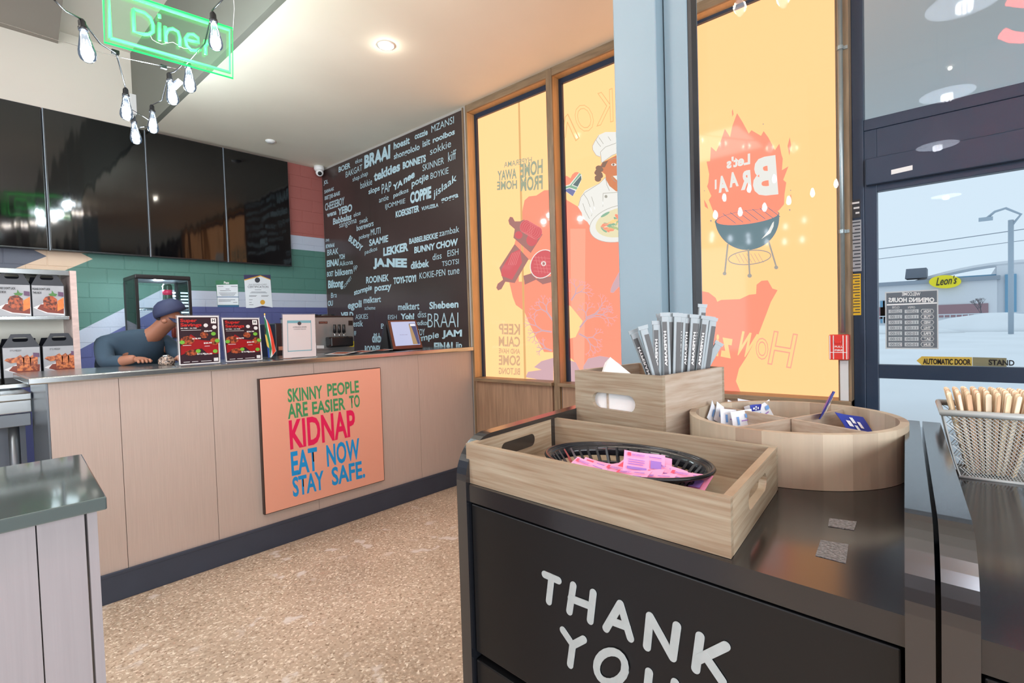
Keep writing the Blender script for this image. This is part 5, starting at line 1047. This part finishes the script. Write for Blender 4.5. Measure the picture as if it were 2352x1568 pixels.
for k, ((x, y), a, lab) in enumerate(specs):
    c_ = cT(x, y, 1.056+.002*(k % 4)); d1 = V((-sin(a)*.3, -cos(a), .12*(k % 3-1)*1.0)).normalized()*.066; d2 = V((cos(a), -sin(a)*.4, .35+.1*(k % 2))).normalized()*.044
    packet('sweetener_packet', c_, d1, d2, m_pink, lab, 'pink packets in the basket', pm if k % 2 else [(.1, .2, .3, .8, m_pkr), (.4, .3, .85, .36, m_pkt), (.4, .5, .85, .56, m_pkt), (.4, .68, .7, .74, m_pkt)])
tag(settle(MB().obox(dep(1526, 1050, .835), dep(1543, 1054, .835)-dep(1526, 1050, .835), dep(1525, 1078, .82)-dep(1526, 1050, .835), V((.001, 0, 0))).build('sweetener_packet', m_pink)), 'pink packet peeking out behind the upright packet', 'packet', 'pink packets in the basket')

# tall wooden box with straws
zB = 1.19
K1, K2, K3 = at(1521, 864, 'z', zB), at(1663, 842, 'z', zB), at(1320, 850, 'z', zB)
dn = V((0, 0, 1.0205-zB)); F0 = K3+dn
U_ = K1-K3; W_ = K2-K1
bxw = open_box('straw_box', 'tall pale wooden box with a hand hole, filled with wrapped straws', 'box', F0, U_, W_, zB-1.0205, .010, (m_pau, m_pau3), False, 1.02, stadium(U_.length*.47, (zB-1.0205)*.62, U_.length*.50, .036))
MB().obox(F0+U_*.36+W_.normalized()*.011+UZ*.009, U_.normalized()*.004, W_*.86, UZ*.13).build('divider', m_pau3, bxw)
nap = thing('napkin', 'white paper napkins stuffed in the left part of the straw box', 'napkin', F0+U_*.2+W_*.3+UZ*.01)
u1, w1_ = U_.normalized(), W_.normalized()
nq = MB()
for k in range(7):
    o_ = F0+u1*.016+w1_*(.014+.007*k)+UZ*(.012); nq.obox(o_, u1*(U_.length-.034)*(1 if k else 1), w1_*.0025, UZ*(.125+.006*(k % 3)))
nq.build('folded_sheets', m_white, nap)
MB().add([F0+u1*.05+w1_*.02+UZ*.13, F0+u1*.13+w1_*.03+UZ*.15, F0+u1*.07+w1_*.05+UZ*.20, F0+u1*.045+w1_*.06+UZ*.185, F0+u1*.16+w1_*.06+UZ*.14], [[0, 1, 2], [0, 2, 3], [1, 4, 2]]).build('loose_corner', m_white, nap)
m_sw = mat('straw_wrapper', (140, 152, 158), .4, noise=.3, nscale=60, stretch=(1, 1, .3), dark=.9); m_sk = mat('straw_dark_print', (52, 52, 54), .45)
random.seed(11)
SPX = [(1456, 765, 1493, 862), (1478, 756, 1507, 862), (1508, 745, 1510, 862), (1518, 728, 1525, 860), (1527, 726, 1532, 858), (1537, 727, 1540, 856), (1547, 726, 1548, 855), (1556, 727, 1553, 853), (1566, 728, 1560, 852), (1575, 730, 1570, 850), (1585, 729, 1576, 850), (1594, 730, 1586, 848), (1603, 731, 1592, 846), (1612, 733, 1600, 846), (1620, 733, 1606, 844), (1613, 706, 1604, 846), (1632, 734, 1615, 843), (1637, 737, 1622, 842), (1649, 792, 1622, 840)]
nst = len(SPX); s_dir = W_.normalized()
for k, (x0, y0, x1, y1) in enumerate(SPX):
    # each straw stands inside the box on a line going back into it
    f_ = (k % 5)/4; dq = .07+.0  # row depth
    basep = F0+U_*(.62+.28*((k*37) % 10)/10)+W_*(.12+.76*k/nst); 
    Dm = ((basep-CAM).dot(fw))
    top = dep(x0, y0, Dm); mid = dep(x1, y1, Dm); d_ = (top-mid).normalized(); bot = mid+d_*((1.035-mid.z)/d_.z)
    L_ = (top-bot).length; sx = d_.cross(fw).normalized()*.0082; sz_ = d_.cross(sx).normalized()*.0034
    lab = {0: 'leftmost wrapped straw in the box, leaning out to the left', 1: 'second wrapped straw from the left, leaning left and shorter', 2: 'third wrapped straw from the left, upright with white lettering', 15: 'tallest wrapped straw sticking up above the others', 18: 'short plain straw end leaning right at the right side of the bunch', 17: 'rightmost tall wrapped straw with ribbed dark side'}.get(k, 'paper wrapped straw with dark printed side standing in the middle of the bunch')
    t = thing('wrapped_straw', lab, 'straw', bot, 'wrapped straws in the wooden box')
    MB().hexa([bot-sx-sz_, bot+sx-sz_, bot+sx+sz_, bot-sx+sz_], [top-sx-sz_, top+sx-sz_, top+sx+sz_, top-sx+sz_]).build('wrapper', m_sw, t, bevel=.001)
    MB().hexa([top-sx*1.25-sz_*.4, top+sx*1.25-sz_*.4, top+sx*1.25+sz_*.4, top-sx*1.25+sz_*.4], [p+d_*.008 for p in (top-sx*1.4-sz_*.4, top+sx*1.3-sz_*.4, top+sx*1.3+sz_*.4, top-sx*1.4+sz_*.4)]).build('crimped_end', m_sw, t)
    cam_side = -1 if sz_.dot(CAM-top) < 0 else 1; off_ = sz_*1.15*cam_side
    a0 = -.9 if k % 2 else -.35; q0 = bot+off_; q1 = top+off_-d_*.012
    if k != nst-1:
        MB().poly([q0+sx*a0, q0+sx*(a0+1.2), q1+sx*(a0+1.2), q1+sx*a0]).build('dark_print', m_sk, t)
        if k % 2 == 0 or k in (2, 9, 11):
            tx = q1-d_*.02; dnv = -d_*.075; text('HYPERAMA', tx+sx*(a0+.3)+off_*.1, tx+dnv+sx*(a0+.3)+off_*.1, tx+sx*(a0+.95)+off_*.1, m_white, t, bold=.02)

# round divided tray, made of staves
RC = V((1.1017, .2574, 1.0205)); RR, RH, RT = .1845, .0905, .013
rd = thing('round_divided_tray', 'round wooden tray of glued staves with crossed dividers', 'tray', RC)
mst = [mat('stave_a', (178, 163, 142), .5, noise=.28, nscale=8, stretch=(9, 9, 1), dark=.86), mat('stave_b', (158, 138, 118), .5, noise=.28, nscale=8, stretch=(9, 9, 1), dark=.84), mat('stave_c', (190, 176, 154), .5, noise=.25, nscale=8, stretch=(9, 9, 1), dark=.88)]
NS = 26
for k in range(NS):
    a0, a1 = 2*pi*k/NS, 2*pi*(k+1)/NS; lo = []
    for j in range(4): a = a0+(a1-a0)*j/3; lo.append(RC+V((RR*cos(a), RR*sin(a), 0)))
    for j in range(3, -1, -1): a = a0+(a1-a0)*j/3; lo.append(RC+V(((RR-RT)*cos(a), (RR-RT)*sin(a), 0)))
    MB().hexa(lo, [p+UZ*RH for p in lo]).build('stave', mst[(0, 0, 2, 0, 2, 0, 0, 1, 0, 2, 0, 0, 1)[k % 13]], rd)
MB().lathe(RC+UZ*.004, [(RR-RT, 0), (RR-RT, .006)], 48).build('bottom', mst[2], rd)
e1 = (at(1690, 972, 'z', 1.10)-at(1930, 932, 'z', 1.10)); e1 = V((e1.x, e1.y, 0)).normalized(); e2 = (at(2030, 988, 'z', 1.10)-at(1655, 925, 'z', 1.10)); e2 = V((e2.x, e2.y, 0)).normalized()
ri = RR-RT-.0005
for e in (e1, e2):
    sdv = e.cross(UZ)*.003
    if e is e1: MB().hexa([RC-e*ri-sdv+UZ*.01, RC+e*ri-sdv+UZ*.01, RC+e*ri+sdv+UZ*.01, RC-e*ri+sdv+UZ*.01], [RC-e*ri-sdv+UZ*.083, RC+e*ri-sdv+UZ*.083, RC+e*ri+sdv+UZ*.083, RC-e*ri+sdv+UZ*.083]).build('divider', m_pau3, rd)
    else:
        for sg_ in (-1, 1): a_, b_ = RC+e*.006*sg_, RC+e*ri*sg_; MB().hexa([a_-sdv+UZ*.01, b_-sdv+UZ*.01, b_+sdv+UZ*.01, a_+sdv+UZ*.01], [a_-sdv+UZ*.083, b_-sdv+UZ*.083, b_+sdv+UZ*.083, a_+sdv+UZ*.083]).build('divider', m_pau3, rd)
m_sug = mat('sugar_white', (226, 232, 240), .4); m_blu = mat('packet_blue', (44, 60, 160), .35); m_blt = mat('packet_light_blue', (110, 160, 220), .4)
random.seed(5)
SP = [((1640, 957), 1.1, 'white sugar packet, leftmost in the round tray'), ((1660, 955), .8, 'white sugar packet second from the left, upright'), ((1690, 945), .5, 'large white sugar packet with blue print in the middle of the pile'), ((1715, 938), .3, 'white sugar packet at the back of the pile'), ((1735, 948), -.3, 'white sugar packet at the right of the pile'), ((1755, 950), -.6, 'small white packet lying on the divider side'), ((1678, 962), .2, 'white sugar packet lowest at the front of the pile'), ((1705, 965), -.1, 'white sugar packet touching the front divider')]
for k, ((x, y), a, lab) in enumerate(SP):
    c_ = cT(x, y, 1.085); d1 = (rt*cos(a)*.8-up*sin(a)*.5+fw*.35).normalized()*.06; d2 = (up*cos(a*.6)+rt*sin(a)*.4+fw*.3).normalized()*.042
    packet('sugar_packet', c_, d1, d2, m_sug, lab, 'white sugar packets', [(.2, .3, .3, .7, m_blt), (.4, .45, .7, .5, m_pkt), (.6, .6, .8, .8, m_blt)])
for k, (c3, d1, d2, lab) in enumerate(((cT(1965, 975, 1.085), rt*.062+up*-.012+fw*.01, up*.036-rt*.014+fw*.02, 'blue printed packet standing in the right part of the round tray'), (dep(1899, 930, 1.03), ray(1899, 930).normalized()*.04+rt*.004, up*.055+rt*.028, 'thin blue packet seen edge on at the back of the round tray'), (dep(1735, 936, 1.14), rt*.034+fw*.02, up*.014, 'blue packet at the back left of the round tray'))):
    packet('coffee_packet', c3, d1, d2, m_blu, lab, None, [(.15, .3, .3, .6, m_sug), (.36, .5, .48, .8, m_sug), (.36, .15, .46, .4, m_sug), (.55, .3, .66, .62, m_sug)])

# wire mesh holder with stirrers
m_wire = mat('wire_silver', (158, 163, 162), .45, metal=.1); HB = V((1.19, -.030, 1.0205))
wh = thing('stirrer_holder', 'silver wire mesh holder on the right cabinet full of wooden stirrers', 'holder', HB)
hb_, ht_, hh_ = .040, .064, .112
ub, vb = V((.99, .07, 0)).normalized(), V((-.07, .99, 0)).normalized()
def hp(a, b, f): s_ = hb_+(ht_-hb_)*f**.8; return HB+ub*(a*s_)+vb*(b*s_)+UZ*(hh_*f)
cor = [(-1, -1), (1, -1), (1, 1), (-1, 1)]
for i in range(4):
    A_, B2 = cor[i], cor[(i+1) % 4]; q = MB()
    P = lambda g, f: hp(A_[0]+(B2[0]-A_[0])*g, A_[1]+(B2[1]-A_[1])*g, f)
    n = 20
    for k in range(-n, n):
        for sg_ in (1, -1):
            pts = []
            for j in range(0, 7):
                f = j/6; g = k/n+f*.95 if sg_ > 0 else (k/n+.95)-f*.95+.05
                if 0 <= g <= 1: pts.append(P(g, f))
            if len(pts) > 1: q.tube(pts, .00065, 3, False)
    q.build('mesh_wall', m_wire, wh)
MB().tube([hp(a*1.02, b*1.02, 1) for a, b in cor+[cor[0]]], .0055, 8).build('rim', m_wire, wh, True); MB().tube([hp(a, b, .01) for a, b in cor+[cor[0]]], .0032, 6).build('base_rim', m_wire, wh, True)
for i in range(4): MB().tube([hp(*cor[i], f/4) for f in range(5)], .0016, 5).build('corner_wire', m_wire, wh)
MB().obox(hp(-1, -1, .01), hp(1, -1, .01)-hp(-1, -1, .01), hp(-1, 1, .01)-hp(-1, -1, .01), UZ*.0012).build('bottom', m_wire, wh)
ms = [mat('stirrer_a', (226, 206, 172), .6), mat('stirrer_b', (206, 170, 136), .6), mat('stirrer_c', (236, 222, 196), .6)]
proto = []
for k in range(3):
    q = plate(rrect(-.0036, 0, .0036, .143, .0034, 3), [], .0013, (0, 0, 0), (1, 0, 0), (0, 0, 1), (0, 1, 0), 'wooden_stirrer', ms[k]); proto.append(q)
random.seed(21); cnt = 0
for i in range(15):
    for j in range(10):
        a, b = -.88+1.76*(i+.5*(j % 2))/14.5, -.88+1.76*j/9
        o = proto[(i+j*2) % 3] if cnt < 0 else proto[(i*5+j) % 3].copy()
        COL.objects.link(o); a2, b2_ = a*.70+random.uniform(-.05, .05), b*.72
        bot = hp(a2, b2_, .05); top_ = hp(a*.90+random.uniform(-.05, .05), b*.86, 1.0); d_ = (top_-bot).normalized()
        rz = Matrix.Rotation(random.uniform(-.5, .5)-.85, 4, 'Z'); qt = V((0, 0, 1)).rotation_difference(d_).to_matrix().to_4x4()
        o.matrix_world = Matrix.Translation(bot)@qt@rz; o.location = bot
        tag(o, 'thin wooden coffee stirrer standing in the wire mesh holder', 'stirrer', 'wooden stirrers in the mesh holder'); cnt += 1
for p in proto: bpy.data.objects.remove(p)

# ------------------------------------------------------------------ outside
m_snow = mat('snow_ground', (246, 248, 250), .9, noise=.3, nscale=.35, dark=.86); m_walk = mat('salted_pavement', (216, 222, 228), .9, noise=.12, nscale=160, dark=.72)
struct(MB().box((3.19, -60, -.12), (200, 80, -.02)).build('ground_outside', m_snow)); struct(MB().box((3.19, -8, -.02), (7.5, 12, -.005)).build('pavement', m_walk))
struct(MB().box((3.22, -6, 3.22), (7.2, 9, 3.5)).build('canopy_soffit', mat('soffit', (214, 226, 228), .8)))
bl_ = thing('furniture_store', 'low grey store building with curved glass entrance across the snowy lot', 'building', (60, 10, 0))
m_bg = mat('store_wall', (224, 226, 230), .8); m_bc = mat('store_brick', (160, 128, 134), .8); m_bgl = mat('store_glass', (110, 160, 190), .2)
yR = at(2290, 640, 'x', 60).y; zr = at(2150, 660, 'x', 60).z*0+5.0
zr = at(2120, 652, 'x', 60).z
MB().box((60, yR, 0), (75, 45, zr)).build('wall', m_bg, bl_); MB().box((59.7, yR-.2, zr), (75.2, 45, zr+.35)).build('parapet', mat('parapet', (150, 160, 172), .7), bl_)
MB().box((59.9, at(2270, 690, 'x', 60).y, .9), (60, 16, 2.0)).build('brick_band', m_bc, bl_)
MB().box((60.5, yR-2.3, 0), (74, yR, zr+1.2)).build('entrance_tower', m_bg, bl_)
MB().box((60.3, yR-1.2, .3), (60.5, yR-.5, zr+.4)).build('tower_glass', m_bgl, bl_)
cv = [(60.2, yR-2.5+k*.9, zr+1.2+.55*cos((k-2)*.25)-.0) for k in range(0, 11)]
MB().tube([V((62, yR-2.4+k*.95, zr+1.45-.022*(k-1)**2)) for k in range(11)], .25, 6).build('curved_roof_edge', m_bg, bl_)
MB().box((61.5, yR-.1, zr+.2), (62, yR+3, zr+.55)).build('curved_glass', m_bgl, bl_)
for a, b_ in ((2103, 0),): pass
MB().add([V((60.5, at(2077, 615, 'x', 60).y, zr+.6)), V((60.5, at(2127, 615, 'x', 60).y, zr+.6)), V((63, at(2127, 615, 'x', 60).y, zr+.6)), V((63, at(2077, 615, 'x', 60).y, zr+.6))]+[V((60.5, at(2080, 615, 'x', 60).y, zr+1.5)), V((60.5, at(2127, 615, 'x', 60).y, zr+1.5)), V((63, at(2127, 615, 'x', 60).y, zr+1.5)), V((63, at(2080, 615, 'x', 60).y, zr+1.5))], [[0, 1, 5, 4], [1, 2, 6, 5], [3, 7, 6, 2], [0, 4, 7, 3], [4, 5, 6, 7]]).build('roof_screen', mat('roof_screen', (110, 118, 130), .6), bl_)
for k in range(4): MB().box((59.9, at(2018+k*6, 0, 'x', 60).y-.3, .5+k*0), (60, at(2018+k*6, 0, 'x', 60).y+.05, 2.6)).build('window_pane', m_bgl, bl_)
XL = 59.7
sc1 = at(2117, 660, 'x', XL); lo_ = thing('store_sign', 'yellow oval store sign with script lettering on the building across the lot', 'sign', (XL, 2, 3))
MB().hexa([V((XL, p.y, p.z)) for p in [at(x, y, 'x', XL) for x, y in ell(2171, 647, 37, 15, -.02, 30)]], [V((XL-.25, p.y, p.z)) for p in [at(x, y, 'x', XL) for x, y in ell(2171, 647, 37, 15, -.02, 30)]]).build('oval_board', mat('sign_yellow', (252, 232, 30), .5), lo_)
T_ = lambda x, y: at(x, y, 'x', XL-.3)
text("Leon's", T_(2150, 656), T_(2198, 651), T_(2150, 637), m_black, lo_, bold=.01, shear=.3)
# fence, tree, lamp post, snow banks
fe = thing('lot_fence', 'thin white railing along the snow bank across the lot', 'fence', (52, 0, 0)); q = MB()
for k in range(30): q.tube([(52, -4+k*.35, .3), (52, -4+k*.35, 1.15)], .03, 4)
q.tube([(52, -4, 1.15), (52, 6.4, 1.15)], .04, 4).tube([(52, -4, .4), (52, 6.4, .4)], .04, 4).build('railing', mat('rail_white', (210, 216, 222), .6), fe)
tag(settle(MB().lathe((47, -1.5, -.1), [(4, 0), (3.4, .5), (2, 1.0), (.4, 1.3)], 16, V((0, 0, 1)), .5, 1.2).build('snow_bank', m_snow, None, True)), 'big snow heap at the right of the parking lot', 'snow heap')
tag(settle(MB().lathe((44, 7.5, -.1), [(6, 0), (5, .35), (3, .6), (.5, .7)], 16, V((0, 0, 1)), .3, 1.3).build('snow_bank', m_snow, None, True)), 'long low snow heap in front of the railing', 'snow heap')
tt = thing('bare_tree', 'leafless small tree in front of the store wall', 'tree', (55, at(2256, 740, 'x', 55).y, 0)); q = MB(); bt = V((55, at(2256, 740, 'x', 55).y, 0))
def twig(p, d, L_, n, r_):
    if n == 0: return
    e = p+d*L_; q.tube([p, e], [r_, r_*.7], 4)
    for _ in range(3): twig(e, (d+V((random.uniform(-.7, .7), random.uniform(-.7, .7), random.uniform(-.1, .5)))).normalized(), L_*.66, n-1, r_*.6)
twig(bt, V((0, 0, 1)), .95, 5, .06); q.build('branches', mat('bark', (110, 104, 110), .8), tt)
MB().tube([bt, bt+V((0, 0, .9))], .08, 6).build('trunk', MATS['bark'], tt)
lp = thing('street_lamp', 'tall street lamp with a curved arm above the parking lot', 'street lamp', (40, at(2325, 740, 'x', 40).y, 0)); lx = at(2322, 740, 'x', 40).y
MB().tube([(40, lx, 0), (40, lx, at(2322, 505, 'x', 40).z)], .12, 8).build('pole', mat('lamp_grey', (170, 184, 196), .5), lp, True)
MB().tube([at(x, y, 'x', 40) for x, y in ((2322, 520), (2345, 492), (2310, 478), (2285, 486), (2264, 503))], .07, 6).build('arm', MATS['lamp_grey'], lp, True)
MB().box((39.9, at(2264, 503, 'x', 40).y-.3, at(2264, 503, 'x', 40).z-.1), (40.1, at(2264, 503, 'x', 40).y+.3, at(2264, 503, 'x', 40).z+.1)).build('lamp_head', MATS['lamp_grey'], lp)
pwl = thing('power_line', 'two thin power lines crossing the sky behind the store', 'power line', (70, 0, 8))
MB().tube([at(x, y, 'x', 70) for x, y in ((1990, 575), (2150, 555), (2380, 522))], .04, 4).tube([at(x, y, 'x', 70) for x, y in ((1990, 598), (2200, 572), (2380, 548))], .03, 4).build('wire', mat('wire_grey', (150, 160, 170), .6), pwl)

# ------------------------------------------------------------------ unseen sides of the room
m_dk2 = mat('rear_wall_paint', (120, 112, 106), .8)
struct(MB().box((-5.12, -3, 0), (-5, 5.95, .6)).box((-5.12, -3, 2.9), (-5, 5.95, 4)).box((-5.12, 5.45, .6), (-5, 5.95, 2.9)).box((-5.12, -3, .6), (-5, 3.35, 2.9)).build('wall_left', m_dk2))
struct(MB().box((-5, -3.12, 0), (3.2, -3, .6)).box((-5, -3.12, 2.9), (3.2, -3, 4)).box((.7, -3.12, .6), (3.2, -3, 2.9)).box((-5, -3.12, .6), (-3.9, -3, 2.9)).build('wall_rear', m_dk2))
